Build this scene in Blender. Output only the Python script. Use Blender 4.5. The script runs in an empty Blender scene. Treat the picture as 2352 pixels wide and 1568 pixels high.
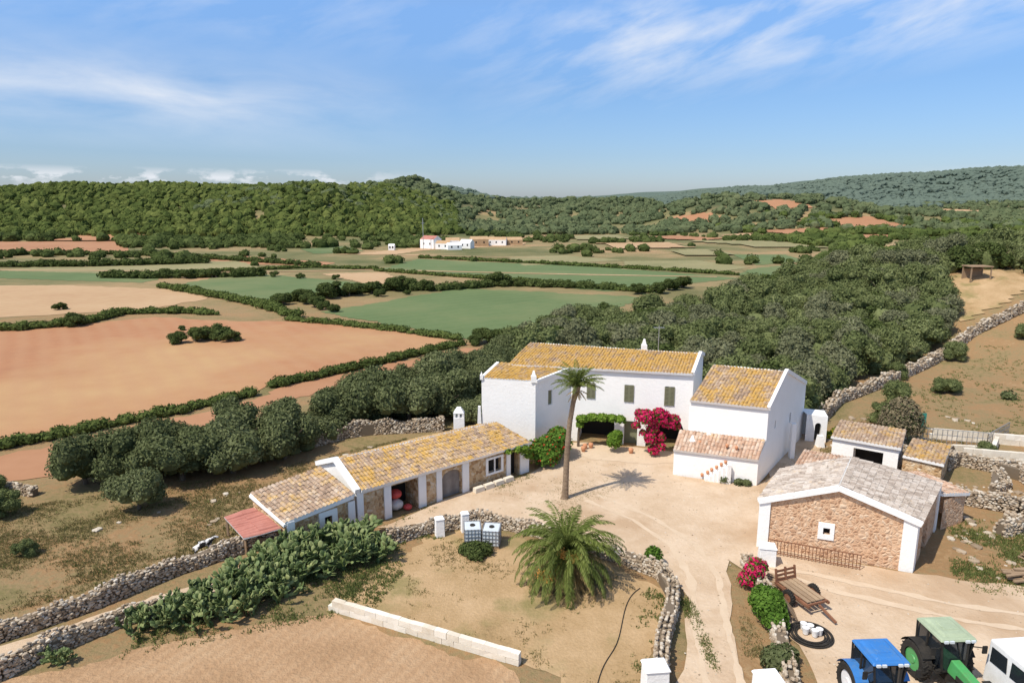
import bpy,bmesh,math,random
import numpy as np
from mathutils import Matrix,Vector,noise
R=np.random.default_rng(7);random.seed(7)
C=bpy.context.scene.collection
# ---------------------------------------------------------------- materials
def nt(name):
    m=bpy.data.materials.new(name);m.use_nodes=True;t=m.node_tree
    return m,t,t.nodes['Principled BSDF']
def ramp(t,cols,fac=None):
    r=t.nodes.new('ShaderNodeValToRGB');e=r.color_ramp.elements
    while len(e)<len(cols): e.new(.5)
    for k,(p,c) in enumerate(cols): e[k].position=p;e[k].color=(*c,1)
    if fac is not None: t.links.new(fac,r.inputs[0])
    return r.outputs[0]
def noi(t,vec,scale,detail=6,rough=.6,dist=0):
    n=t.nodes.new('ShaderNodeTexNoise');n.inputs['Scale'].default_value=scale;n.inputs['Detail'].default_value=detail
    n.inputs['Roughness'].default_value=rough;n.inputs['Distortion'].default_value=dist
    if vec: t.links.new(vec,n.inputs['Vector'])
    return n.outputs[0]
def mixc(t,a,b,f,mode='MIX'):
    x=t.nodes.new('ShaderNodeMix');x.data_type='RGBA';x.blend_type=mode
    for i,v in ((0,f),(6,a),(7,b)):
        if isinstance(v,(int,float)): x.inputs[i].default_value=v
        elif isinstance(v,tuple): x.inputs[i].default_value=(*v,1)
        else: t.links.new(v,x.inputs[i])
    return x.outputs[2]
def mth(t,op,a,b=None,c=None,clamp=False):
    x=t.nodes.new('ShaderNodeMath');x.operation=op;x.use_clamp=clamp
    for i,v in enumerate((a,b,c)):
        if v is None: continue
        if isinstance(v,(int,float)): x.inputs[i].default_value=v
        else: t.links.new(v,x.inputs[i])
    return x.outputs[0]
def ocoord(t,scale=None,rot=0):
    o=t.nodes.new('ShaderNodeTexCoord').outputs['Object']
    if scale or rot:
        m=t.nodes.new('ShaderNodeMapping');t.links.new(o,m.inputs[0])
        if scale: m.inputs['Scale'].default_value=scale
        m.inputs['Rotation'].default_value=(0,0,rot);o=m.outputs[0]
    return o
def bump(t,b,h,s,d=.05):
    n=t.nodes.new('ShaderNodeBump');n.inputs['Strength'].default_value=s;n.inputs['Distance'].default_value=d
    t.links.new(h,n.inputs['Height']);t.links.new(n.outputs[0],b.inputs['Normal'])
def nmat(name,cols,scale=1,fine=6,rough=.92,bs=.5,bd=.08,island=0,big=None,metal=0,stripe=None,spec=.2):
    m,t,b=nt(name);v=ocoord(t)
    f=noi(t,v,scale,9,.65)
    f2=noi(t,v,fine,4,.7)
    fac=mth(t,'ADD',mth(t,'MULTIPLY',f,.72),mth(t,'MULTIPLY',f2,.28))
    if island:
        g=t.nodes.new('ShaderNodeNewGeometry').outputs['Random Per Island']
        fac=mth(t,'ADD',mth(t,'MULTIPLY',fac,1-island),mth(t,'MULTIPLY',g,island))
    c=ramp(t,cols,fac)
    if big:
        bf=noi(t,v,big[0],5,.6)
        c=mixc(t,c,big[1],ramp(t,[(big[2],(0,0,0)),(big[3],(1,1,1))],bf))
    if stripe:
        sv=ocoord(t,rot=stripe[0]);w=t.nodes.new('ShaderNodeTexWave');w.inputs['Scale'].default_value=stripe[1];w.inputs['Distortion'].default_value=1.5
        w.inputs['Detail'].default_value=3;w.inputs['Detail Scale'].default_value=.3
        t.links.new(sv,w.inputs[0]);c=mixc(t,c,stripe[3],mth(t,'MULTIPLY',w.outputs[1],stripe[2]))
    t.links.new(c,b.inputs['Base Color']);b.inputs['Roughness'].default_value=rough;b.inputs['Metallic'].default_value=metal
    b.inputs['Specular IOR Level'].default_value=spec
    if bs: bump(t,b,f2,bs,bd)
    return m
def leafm(name,cols,scale=.35,trans=.25,isl=.45):
    m,t,b=nt(name);v=ocoord(t);g=t.nodes.new('ShaderNodeNewGeometry').outputs['Random Per Island']
    oi=t.nodes.new('ShaderNodeObjectInfo').outputs['Random']
    fac=mth(t,'ADD',mth(t,'MULTIPLY',g,isl),mth(t,'MULTIPLY',noi(t,v,scale,3),.8-isl))
    fac=mth(t,'ADD',fac,mth(t,'MULTIPLY',oi,.2))
    c=ramp(t,cols,fac)
    d=t.nodes.new('ShaderNodeBsdfDiffuse');tr=t.nodes.new('ShaderNodeBsdfTranslucent');mx=t.nodes.new('ShaderNodeMixShader')
    mx.inputs[0].default_value=trans;t.links.new(c,d.inputs[0]);t.links.new(c,tr.inputs[0])
    t.links.new(d.outputs[0],mx.inputs[1]);t.links.new(tr.outputs[0],mx.inputs[2])
    t.links.new(mx.outputs[0],t.nodes['Material Output'].inputs[0]);t.nodes.remove(b)
    return m
def flat(name,c,rough=.5,metal=0,var=.12,spec=.5):
    d=tuple(x*(1-var) for x in c)
    return nmat(name,[(.3,d),(.7,c)],2.5,20,rough,.08,.01,metal=metal,spec=spec)
M={}
M['white']=nmat('whitewash',[(.24,(.62,.58,.52)),(.36,(.82,.805,.78)),(.7,(.88,.87,.85))],.7,5,.85,.45,.06)
M['dark']=flat('interior_shade_paint',(.012,.011,.010),.9)  # near-black colour paints the interior shade on sheets behind openings
M['beige']=nmat('packed_dirt',[(.27,(.38,.265,.165)),(.40,(.49,.36,.24)),(.54,(.555,.425,.30)),(.76,(.64,.52,.39))],.35,5,.95,.7,.07,big=(.14,(.43,.30,.19),.50,.64))
M['track']=nmat('wheel_track_dirt',[(.3,(.51,.385,.265)),(.7,(.60,.475,.345))],.8,6,.95,.5,.04)
M['low']=nmat('plough_dirt',[(.3,(.29,.175,.09)),(.5,(.41,.26,.145)),(.7,(.47,.325,.195))],.3,4,.95,1,.12,stripe=(.5,.55,.35,(.34,.20,.105)))
M['garden']=nmat('garden_dirt',[(.28,(.21,.145,.065)),(.42,(.36,.24,.12)),(.6,(.46,.315,.175)),(.8,(.53,.39,.24))],.3,6,.95,.8,.08,big=(.25,(.25,.20,.085),.52,.66))
M['orange']=nmat('orange_soil',[(.3,(.31,.145,.075)),(.5,(.37,.18,.09)),(.75,(.42,.225,.115))],.035,.6,.95,.4,.12,big=(.014,(.455,.30,.145),.44,.60),stripe=(-.6,.12,.35,(.40,.225,.12)))
M['pale']=nmat('pale_field_soil',[(.3,(.36,.215,.115)),(.5,(.44,.295,.165)),(.75,(.50,.36,.215))],.03,.4,.95,.3,.1,stripe=(.3,.15,.3,(.39,.235,.13)))
M['redsoil']=nmat('red_field_soil',[(.3,(.32,.155,.08)),(.7,(.41,.22,.12))],.04,.4,.95,.3)
M['green']=nmat('green_crop',[(.3,(.085,.125,.045)),(.5,(.11,.155,.06)),(.75,(.16,.19,.08))],.03,.8,.95,.3,stripe=(.9,.1,.35,(.135,.175,.075)),big=(.02,(.20,.20,.09),.48,.70))
M['drygreen']=nmat('dry_meadow',[(.3,(.17,.17,.075)),(.5,(.25,.225,.11)),(.75,(.34,.28,.15))],.03,.6,.95,.3)
M['stone']=nmat('dry_stone',[(.15,(.21,.155,.10)),(.4,(.37,.285,.20)),(.65,(.48,.405,.31)),(.9,(.62,.57,.49))],1.2,9,.95,.6,.04,island=.6)
M['core']=flat('wall_core',(.16,.12,.08),.95)
M['block']=nmat('limestone_block',[(.2,(.50,.42,.31)),(.45,(.68,.61,.50)),(.8,(.78,.74,.66))],1.5,8,.9,.4,.03,island=.3)
M['bark']=nmat('tree_bark',[(.3,(.08,.06,.045)),(.7,(.2,.155,.11))],3,12,.95,.8,.05)
M['pbark']=nmat('palm_bark',[(.3,(.17,.12,.08)),(.7,(.36,.265,.18))],2,14,.95,1,.08)
M['olive']=leafm('olive_leaves',[(.1,(.055,.070,.030)),(.4,(.11,.13,.056)),(.7,(.18,.20,.095)),(1,(.28,.295,.165))])
M['grove']=leafm('grove_leaves',[(.1,(.06,.08,.03)),(.4,(.12,.145,.056)),(.7,(.19,.215,.09)),(1,(.29,.305,.16))],.2)
M['silver']=leafm('silver_olive_leaves',[(.1,(.08,.09,.048)),(.4,(.155,.165,.088)),(.7,(.22,.225,.13)),(1,(.31,.31,.20))],.25)
M['oak']=leafm('oak_leaves',[(.1,(.035,.05,.018)),(.45,(.075,.10,.032)),(.8,(.13,.16,.055)),(1,(.20,.22,.085))])
M['pine']=leafm('pine_leaves',[(.15,(.038,.055,.018)),(.5,(.08,.105,.03)),(.85,(.145,.165,.048))],.05,.1,.35)
M['brightp']=leafm('bright_pine_leaves',[(.1,(.08,.12,.02)),(.5,(.17,.23,.035)),(.9,(.28,.34,.07))],.3,.25)
M['pinefar']=leafm('far_wood_leaves',[(.15,(.06,.082,.042)),(.5,(.095,.12,.06)),(.85,(.14,.16,.08))],.03,.1,.35)
M['hazef']=leafm('haze_tinted_wood_leaves',[(.15,(.105,.14,.115)),(.5,(.12,.155,.122)),(.85,(.14,.172,.13))],.005,.1,.2)  # aerial haze painted into the leaf colour of the far hills
M['lush']=leafm('shrub_leaves',[(.1,(.04,.085,.015)),(.5,(.10,.19,.03)),(.9,(.2,.31,.06))],.8,.3)
M['hedge']=leafm('hedge_leaves',[(.1,(.04,.06,.02)),(.5,(.09,.12,.035)),(.9,(.16,.195,.06))],.5,.2)
M['vine']=leafm('vine_leaves',[(.1,(.06,.12,.02)),(.5,(.15,.25,.035)),(.9,(.27,.36,.07))],.8,.3)
M['weed']=leafm('weed_blades',[(.1,(.09,.11,.035)),(.5,(.16,.19,.06)),(.9,(.28,.27,.12))],.5,.3)
M['boug']=leafm('bougainvillea_flowers',[(.1,(.38,.01,.05)),(.5,(.68,.03,.14)),(.9,(.85,.12,.28))],.8,.3)
M['redfl']=leafm('red_flowers',[(.1,(.5,.03,.02)),(.9,(.8,.1,.06))],.8,.3)
M['yelfl']=leafm('yellow_flowers',[(.1,(.5,.4,.02)),(.9,(.8,.68,.08))],.8,.3)
M['palm']=leafm('palm_fronds',[(.1,(.055,.075,.018)),(.5,(.13,.165,.04)),(.9,(.27,.30,.10))],.6,.3)
M['drypalm']=leafm('dry_fronds',[(.1,(.20,.13,.055)),(.9,(.42,.31,.14))],.6,.2)
M['grass']=leafm('grass_blades',[(.1,(.11,.11,.035)),(.45,(.22,.19,.08)),(.7,(.32,.26,.12)),(1,(.45,.36,.19))],.25,.3)
M['twig']=leafm('dry_twigs',[(.1,(.10,.085,.05)),(.9,(.26,.21,.13))],.6,.1)
M['pear']=nmat('cactus_pad',[(.2,(.055,.085,.025)),(.5,(.12,.165,.055)),(.8,(.23,.255,.10))],1.5,12,.6,.3,.02,island=.6,spec=.3)
M['fruit']=flat('orange_fruit',(.55,.27,.05),.7,0,.3)
M['steel']=flat('galvanised_steel',(.5,.51,.52),.4,.7)
M['rust']=nmat('rusty_metal',[(.3,(.14,.06,.035)),(.7,(.29,.14,.08))],2,15,.8,.3,.02)
M['rubber']=nmat('black_rubber',[(.35,(.016,.016,.016)),(.7,(.05,.043,.035))],3,20,.8,.2,.02)
M['glass']=flat('dark_glass',(.02,.025,.03),.08,0,.1,.8)
M['blue']=nmat('blue_paint',[(.3,(.10,.20,.36)),(.5,(.035,.17,.46)),(.7,(.05,.20,.52))],1.5,12,.45,.1,.01,spec=.4)
M['gpaint']=nmat('green_paint',[(.3,(.11,.26,.09)),(.5,(.07,.33,.10)),(.7,(.10,.37,.13))],1.5,12,.4,.1,.01,spec=.4)
M['groof']=nmat('faded_green_paint',[(.3,(.28,.33,.22)),(.7,(.40,.47,.32))],1.5,12,.6,.1,.01)
M['wpaint']=nmat('white_paint',[(.3,(.66,.65,.62)),(.6,(.8,.8,.8))],1.5,12,.4,.1,.01)
M['plast']=flat('white_plastic',(.62,.66,.68),.35)
M['wood']=nmat('weathered_wood',[(.3,(.2,.13,.08)),(.7,(.38,.27,.17))],1.5,18,.9,.5,.02,island=.4)
M['door']=nmat('grey_planks',[(.3,(.20,.17,.15)),(.7,(.34,.31,.28))],2,25,.85,.4,.02,stripe=(.7,2.2,.4,(.12,.1,.09)))
M['shut']=flat('olive_shutter_paint',(.20,.20,.12),.7)
M['terra']=flat('terracotta',(.58,.27,.14),.85)
M['sheet']=nmat('red_roof_sheet',[(.3,(.34,.13,.10)),(.7,(.47,.21,.165))],1,8,.8,.3,.03)
M['bag']=flat('red_bag',(.6,.07,.06),.6)
M['bagw']=flat('pale_bag',(.65,.6,.55),.6)
M['hide']=nmat('black_white_hide',[(.47,(.02,.018,.016)),(.53,(.75,.72,.68))],2.2,3,.8,0)
M['net']=flat('green_netting',(.03,.22,.17),.8)
def stonewallmat(name,base,sc=4.2,mort=(.56,.41,.25),me=.09,mf=.8):
    m,t,b=nt(name);v=ocoord(t);vv=t.nodes.new('ShaderNodeVectorMath');vv.operation='ADD'
    nn=t.nodes.new('ShaderNodeTexNoise');nn.inputs['Scale'].default_value=2.5;t.links.new(v,nn.inputs[0])
    ms=t.nodes.new('ShaderNodeVectorMath');ms.operation='SCALE';ms.inputs['Scale'].default_value=.25;t.links.new(nn.outputs['Color'],ms.inputs[0])
    t.links.new(v,vv.inputs[0]);t.links.new(ms.outputs[0],vv.inputs[1])
    vo=t.nodes.new('ShaderNodeTexVoronoi');vo.inputs['Scale'].default_value=sc;t.links.new(vv.outputs[0],vo.inputs[0])
    vd=t.nodes.new('ShaderNodeTexVoronoi');vd.feature='DISTANCE_TO_EDGE';vd.inputs['Scale'].default_value=sc;t.links.new(vv.outputs[0],vd.inputs[0])
    sx=t.nodes.new('ShaderNodeSeparateColor');t.links.new(vo.outputs['Color'],sx.inputs[0])
    c=ramp(t,base,mth(t,'ADD',mth(t,'MULTIPLY',sx.outputs[0],.7),mth(t,'MULTIPLY',noi(t,v,6),.3)))
    e=ramp(t,[(.0,(1,1,1)),(me,(0,0,0))],mth(t,'ADD',vd.outputs['Distance'],mth(t,'MULTIPLY',mth(t,'SUBTRACT',noi(t,v,3),.5),.12)))
    c=mixc(t,c,mort,mth(t,'MULTIPLY',e,mf));t.links.new(c,b.inputs['Base Color']);b.inputs['Roughness'].default_value=.95
    b.inputs['Specular IOR Level'].default_value=.1
    bump(t,b,mth(t,'ADD',vd.outputs['Distance'],mth(t,'MULTIPLY',noi(t,v,15),.15)),.8,.12);return m
M['rubble']=stonewallmat('rubble_masonry',[(.1,(.28,.16,.08)),(.4,(.48,.31,.16)),(.7,(.58,.43,.27)),(.95,(.68,.6,.47))])
M['barnw']=stonewallmat('pointed_rubble_wall',[(.1,(.36,.20,.12)),(.4,(.55,.34,.21)),(.7,(.62,.44,.30)),(.95,(.70,.56,.42))],4.6,(.66,.44,.28),.2,.9)
def roofmat(name,lichen,cols,lo=(.36,.22,.055)):
    m,t,b=nt(name);uv=t.nodes.new('ShaderNodeUVMap').outputs[0];v=ocoord(t)
    fl=t.nodes.new('ShaderNodeVectorMath');fl.operation='FLOOR';t.links.new(uv,fl.inputs[0])
    wn=t.nodes.new('ShaderNodeTexWhiteNoise');wn.noise_dimensions='2D';t.links.new(fl.outputs[0],wn.inputs['Vector'])
    c=ramp(t,cols,mth(t,'ADD',mth(t,'MULTIPLY',wn.outputs['Value'],.4),mth(t,'MULTIPLY',noi(t,v,5,7,.75),.6)))
    lf=mth(t,'ADD',noi(t,v,.8,10,.82),mth(t,'MULTIPLY',mth(t,'SUBTRACT',wn.outputs['Value'],.5),.12))
    lm=ramp(t,[(1-lichen-.05,(0,0,0)),(1-lichen+.09,(.9,.9,.9))],lf)
    lc=ramp(t,[(.32,lo),(.5,(.50,.285,.05)),(.7,(.58,.39,.13))],noi(t,v,9,5,.7))
    c=mixc(t,c,lc,lm)
    c=mixc(t,c,(.12,.095,.075),mth(t,'MULTIPLY',ramp(t,[(.51,(0,0,0)),(.64,(1,1,1))],noi(t,v,3.1,9,.78)),.75))
    c=mixc(t,c,(.56,.50,.42),mth(t,'MULTIPLY',ramp(t,[(.55,(0,0,0)),(.66,(1,1,1))],noi(t,ocoord(t,(1.3,1.3,1.3)),4.3,9,.8)),.55))
    t.links.new(c,b.inputs['Base Color']);b.inputs['Roughness'].default_value=.95;b.inputs['Specular IOR Level'].default_value=.1
    bump(t,b,noi(t,v,14,3),.5,.04);return m
TC=[(.2,(.22,.15,.11)),(.4,(.37,.26,.18)),(.6,(.46,.35,.26)),(.85,(.58,.52,.44))]
M['roofO']=roofmat('lichen_tiles',.575,TC)
M['roofM']=roofmat('mixed_tiles',.515,TC)
M['roofP']=roofmat('pale_tiles',.36,[(.2,(.28,.22,.18)),(.45,(.45,.38,.32)),(.8,(.60,.54,.48))])
M['roofB']=roofmat('brown_tiles',.45,TC)
M['roofT']=roofmat('terracotta_tiles',.36,[(.15,(.36,.20,.13)),(.5,(.50,.34,.24)),(.8,(.62,.51,.42))])
# ---------------------------------------------------------------- mesh tools
def build(name,parts,mats,parent=None,loc=None,rz=0,smooth=False,scale=None,world=False):
    me=bpy.data.meshes.new(name)
    vs=[];lv=[];ls=[];mi=[];vo=0;lo=0
    for V,F,m in parts:
        V=np.asarray(V,dtype=np.float32).reshape(-1,3);vs.append(V)
        if isinstance(F,np.ndarray): groups=[F]
        else:
            groups=[];
            for f in F: groups.append(np.array([f]))
        for g in groups:
            k=g.shape[1];lv.append((g+vo).ravel());ls.append(lo+np.arange(len(g))*k);lo+=len(g)*k
            mi.append(np.full(len(g),m))
        vo+=len(V)
    V=np.concatenate(vs);lv=np.concatenate(lv).astype(np.int32);ls=np.concatenate(ls).astype(np.int32);mi=np.concatenate(mi).astype(np.int32)
    me.vertices.add(len(V));me.loops.add(len(lv));me.polygons.add(len(ls))
    me.vertices.foreach_set('co',V.ravel());me.loops.foreach_set('vertex_index',lv);me.polygons.foreach_set('loop_start',ls)
    me.polygons.foreach_set('material_index',mi)
    me.polygons.foreach_set('use_smooth',np.full(len(ls),bool(smooth)))
    me.update();me.validate()
    for m in (mats if isinstance(mats,list) else [mats]): me.materials.append(M[m] if isinstance(m,str) else m)
    o=bpy.data.objects.new(name,me);C.objects.link(o)
    if parent:
        o.parent=parent
        if world: o.matrix_parent_inverse=Matrix.Translation(-parent.location)
    if loc is not None: o.location=loc
    o.rotation_euler[2]=rz
    if scale is not None: o.scale=scale if hasattr(scale,'__len__') else (scale,)*3
    return o
def bev(o,w,seg=2):
    b=bmesh.new();b.from_mesh(o.data);bmesh.ops.recalc_face_normals(b,faces=b.faces)
    bmesh.ops.bevel(b,geom=b.edges[:],offset=w,segments=seg,affect='EDGES',profile=.6)
    b.to_mesh(o.data);b.free();return o
def box(x0,x1,y0,y1,z0,z1,tx=0,ty=0):
    V=[(x0,y0,z0),(x1,y0,z0),(x1,y1,z0),(x0,y1,z0),(x0+tx,y0+ty,z1),(x1-tx,y0+ty,z1),(x1-tx,y1-ty,z1),(x0+tx,y1-ty,z1)]
    return np.array(V,float),np.array([(3,2,1,0),(4,5,6,7),(0,1,5,4),(1,2,6,5),(2,3,7,6),(3,0,4,7)])
def beam(a,b,w,h=None):
    a=np.array(a,float);b=np.array(b,float);h=h or w;d=b-a;d/=np.linalg.norm(d)
    up=np.array([0,0,1.]) if abs(d[2])<.9 else np.array([1.,0,0]);s=np.cross(d,up);s/=np.linalg.norm(s);u=np.cross(s,d)
    V=[p+s*i*w/2+u*j*h/2 for p in (a,b) for i,j in ((-1,-1),(1,-1),(1,1),(-1,1))]
    return np.array(V),np.array([(0,1,2,3),(7,6,5,4),(0,4,5,1),(1,5,6,2),(2,6,7,3),(3,7,4,0)])
def tube(pts,rad,n=8,cap=True):
    P=np.array(pts,float);V=[];
    for i,p in enumerate(P):
        d=P[min(i+1,len(P)-1)]-P[max(i-1,0)];d/=np.linalg.norm(d)+1e-9
        up=np.array([0,0,1.]) if abs(d[2])<.8 else np.array([1.,0,0]);s=np.cross(d,up);s/=np.linalg.norm(s);u=np.cross(s,d)
        for k in range(n):
            a=2*math.pi*k/n;V.append(p+rad[i]*(math.cos(a)*s+math.sin(a)*u))
    F=[(i*n+k,i*n+(k+1)%n,(i+1)*n+(k+1)%n,(i+1)*n+k) for i in range(len(P)-1) for k in range(n)]
    V+= [P[0],P[-1]];a=len(V)-2
    F2=[(a,(k+1)%n,k) for k in range(n)]+[(a+1,(len(P)-1)*n+k,(len(P)-1)*n+(k+1)%n) for k in range(n)]
    Fl=[list(f) for f in F+F2]
    return [(np.array(V),Fl,0)]
def ico(s):
    b=bmesh.new();bmesh.ops.create_icosphere(b,subdivisions=s,radius=1);b.verts.ensure_lookup_table()
    V=np.array([v.co[:] for v in b.verts]);F=np.array([[v.index for v in f.verts] for f in b.faces]);b.free();return V,F
I1=ico(1);I2=ico(2);I3=ico(3)
def rotz(a):
    c,s=np.cos(a),np.sin(a);z=np.zeros_like(c);o=z+1
    return np.stack([np.stack([c,-s,z],-1),np.stack([s,c,z],-1),np.stack([z,z,o],-1)],-2)
def rotr(n,amt=1.):
    q=R.normal(size=(n,4));q[:,0]+=(1/amt-1)*3 if amt<1 else 0;q/=np.linalg.norm(q,axis=1)[:,None];w,x,y,z=q.T
    return np.stack([np.stack([1-2*(y*y+z*z),2*(x*y-z*w),2*(x*z+y*w)],-1),np.stack([2*(x*y+z*w),1-2*(x*x+z*z),2*(y*z-x*w)],-1),np.stack([2*(x*z-y*w),2*(y*z+x*w),1-2*(x*x+y*y)],-1)],-2)
def inst(T,F,pos,scl,rot,mi=0):
    n=len(pos);V=np.einsum('nij,nvj->nvi',rot,T[None]*scl[:,None,:])+pos[:,None,:]
    return V.reshape(-1,3),(F[None]+(np.arange(n)*len(T))[:,None,None]).reshape(-1,F.shape[1]),mi
def leaf(c,nr,size,asp=.55,mi=0):
    n=len(c);r=R.normal(size=(n,3));t=np.cross(nr,r);t/=np.linalg.norm(t,axis=1)[:,None]+1e-9;b=np.cross(nr,t);b/=np.linalg.norm(b,axis=1)[:,None]+1e-9
    s=size[:,None] if hasattr(size,'__len__') else size
    V=np.stack([c+t*s,c+b*s*asp,c-t*s,c-b*s*asp],1).reshape(-1,3)
    return V,np.arange(4*n).reshape(n,4),mi
def unit(n):
    d=R.normal(size=(n,3));return d/np.linalg.norm(d,axis=1)[:,None]
def crown(blobs,n,size,mi=0,core=None,bias=1.1,asp=.55):
    B=np.array(blobs,float);w=(B[:,3]**2);w/=w.sum();k=R.choice(len(B),n,p=w);d=unit(n);d[:,2]=np.where(d[:,2]<-.45,-d[:,2],d[:,2])
    r=R.uniform(.72,1.12,n);c=B[k,:3]+d*(B[k,3]*r)[:,None]*np.stack([np.ones(n),np.ones(n),B[k,4]],1);c[:,2]=np.maximum(c[:,2],.03)
    parts=[leaf(c,d*bias+unit(n)*.8,R.uniform(.6,1.3,n)*size,asp,mi)]
    if core is not None:
        T=I2[0];parts.append(inst(T*(1+.18*np.sin(T@R.normal(size=(3,1))*5)),I2[1],B[:,:3],np.stack([B[:,3],B[:,3],B[:,3]*B[:,4]],1)*.76,rotz(R.uniform(0,6,len(B))),core))
    return parts
def thing(o,label,cat,group=None):
    o['label']=label;o['category']=cat
    if group:o['group']=group
    return o
def empty(name,loc,label,cat,rz=0,group=None,scale=None):
    o=bpy.data.objects.new(name,None);o.location=loc;o.rotation_euler[2]=rz;C.objects.link(o);o.empty_display_size=.3
    if scale:o.scale=(scale,)*3
    return thing(o,label,cat,group)
def dup(src,loc,rz,sc=1,label=None,group=None):
    o=src.copy();C.objects.link(o);o.location=loc;o.rotation_euler[2]=rz;o.scale=(sc,)*3 if not hasattr(sc,'__len__') else sc
    if label:o['label']=label
    for ch in list(src.children):
        c=ch.copy();C.objects.link(c);c.parent=o
    return o
def stru(o): o['kind']='structure';return o
def stuff(o,label=None): o['kind']='stuff';return o
def inpoly(x,y,P):
    x=np.asarray(x);y=np.asarray(y);r=np.zeros(x.shape,bool);n=len(P)
    for i in range(n):
        x0,y0=P[i];x1,y1=P[(i+1)%n]
        c=((y0>y)!=(y1>y))&(x<(x1-x0)*(y-y0)/((y1-y0) or 1e-9)+x0);r^=c
    return r
# ---------------------------------------------------------------- terrain
def ss(t): t=np.clip(t,0,1);return t*t*(3-2*t)
def wob(x,y,s): return np.sin(x/s+1.3*np.sin(y/s*.7))*np.cos(y/s*1.1+np.sin(x/s*.8+2))
def terr(x,y):
    x=np.asarray(x,float);y=np.asarray(y,float)
    h=26*ss((y-350)/135)*ss((0-x)/140)*(1+.10*wob(x,y,45)+.05*wob(x,y,17))
    h=h+5*np.exp(-((x+133)/28)**2-((y-470)/50)**2)
    h=h+15*ss((y-480)/230)*ss((x+170)/80)*ss((230-x)/110)*(1+.4*wob(x,y,34))
    h=h+18*np.exp(-((x-160)/46)**2-((y-540)/70)**2)+19*np.exp(-((x-232)/50)**2-((y-540)/65)**2)+9*np.exp(-((x-330)/70)**2-((y-540)/100)**2)
    h=h+.88*np.interp(x,[150,262,350,440,626,740,880,1125,1500,2300],[0,18,30,38,40,55,70,84,92,60])*ss((y-850)/600)*(1+.05*wob(x,y,130)+.03*wob(x,y,50))
    h=h+14*ss((x-300)/300)*ss((y-450)/420)*(1+.35*wob(x,y,80))
    h=h+10*ss(1-np.sqrt(((x-80)/48)**2+((y-115)/48)**2))
    return h
r=np.concatenate([[0,8,16],np.arange(22,120,3),np.geomspace(120,2600,170),[3200,4200,6000,9000]]);A=np.linspace(-math.pi,math.pi,520)
rr,aa=np.meshgrid(r,A,indexing='ij');X=rr*np.sin(aa);Y=rr*np.cos(aa)-10;Z=terr(X,Y)
nr_,na=X.shape;idx=np.arange(nr_*na).reshape(nr_,na)
F=np.stack([idx[:-1,:-1],idx[:-1,1:],idx[1:,1:],idx[1:,:-1]],-1).reshape(-1,4)[:,::-1]
def groundmat():
    m,t,b=nt('ground_dirt_grass_haze_tint');v=ocoord(t);f=noi(t,v,.13,10,.68,.6);f2=noi(t,v,2.6,6,.75)
    fac=mth(t,'ADD',mth(t,'MULTIPLY',f,.6),mth(t,'MULTIPLY',f2,.4))
    near=ramp(t,[(.32,(.13,.12,.045)),(.42,(.205,.165,.075)),(.49,(.275,.195,.10)),(.55,(.30,.18,.088)),(.62,(.35,.235,.125)),(.75,(.45,.33,.2))],fac)
    g=noi(t,v,.02,6,.6);far=ramp(t,[(.36,(.11,.12,.05)),(.48,(.19,.17,.08)),(.58,(.31,.22,.115)),(.7,(.40,.25,.14))],g)
    s=t.nodes.new('ShaderNodeSeparateXYZ');t.links.new(v,s.inputs[0])
    d=mth(t,'MULTIPLY',mth(t,'SUBTRACT',s.outputs[1],110),.02,clamp=True)
    c=mixc(t,near,far,d)
    hz=mth(t,'MULTIPLY',mth(t,'SUBTRACT',s.outputs[2],11),.15,clamp=True)
    hc=ramp(t,[(.4,(.06,.08,.04)),(.58,(.11,.12,.06)),(.68,(.36,.25,.15))],noi(t,v,.012,8,.7))
    c=mixc(t,c,hc,hz)
    haze_fac=mth(t,'MULTIPLY',mth(t,'SUBTRACT',s.outputs[1],650),.0016,clamp=True)
    c=mixc(t,c,(.105,.14,.112),mth(t,'MULTIPLY',haze_fac,.95))  # aerial haze painted into the ground colour, stronger with distance
    t.links.new(c,b.inputs['Base Color']);b.inputs['Roughness'].default_value=.97;b.inputs['Specular IOR Level'].default_value=.1
    bump(t,b,f2,.8,.16);return m
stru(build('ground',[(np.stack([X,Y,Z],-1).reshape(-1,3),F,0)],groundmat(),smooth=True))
def patch(name,P,mat,z,jag=.3,step=None):
    P=np.array(P,float);out=[];L=np.linalg.norm(np.roll(P,-1,0)-P,axis=1);step=step or max(.35,L.sum()/260)
    for i in range(len(P)):
        a,b=P[i],P[(i+1)%len(P)];n=max(2,int(L[i]/step));d=(b-a)/L[i];nn=np.array([-d[1],d[0]])
        for k in range(n):
            q=a+(b-a)*k/n
            o=jag*(noise.noise(Vector((q[0]/(step*3),q[1]/(step*3),z*50)))*1.3+random.uniform(-.35,.35))
            out.append((q[0]+nn[0]*o,q[1]+nn[1]*o,z))
    o=build(name,[(np.array(out),[list(range(len(out)))],0)],mat);b=bmesh.new();b.from_mesh(o.data)
    bmesh.ops.recalc_face_normals(b,faces=b.faces)
    for f in b.faces:
        if f.normal.z<0:f.normal_flip()
    bmesh.ops.triangulate(b,faces=b.faces[:]);b.to_mesh(o.data);b.free();return stru(o)
fields=[]
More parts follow.
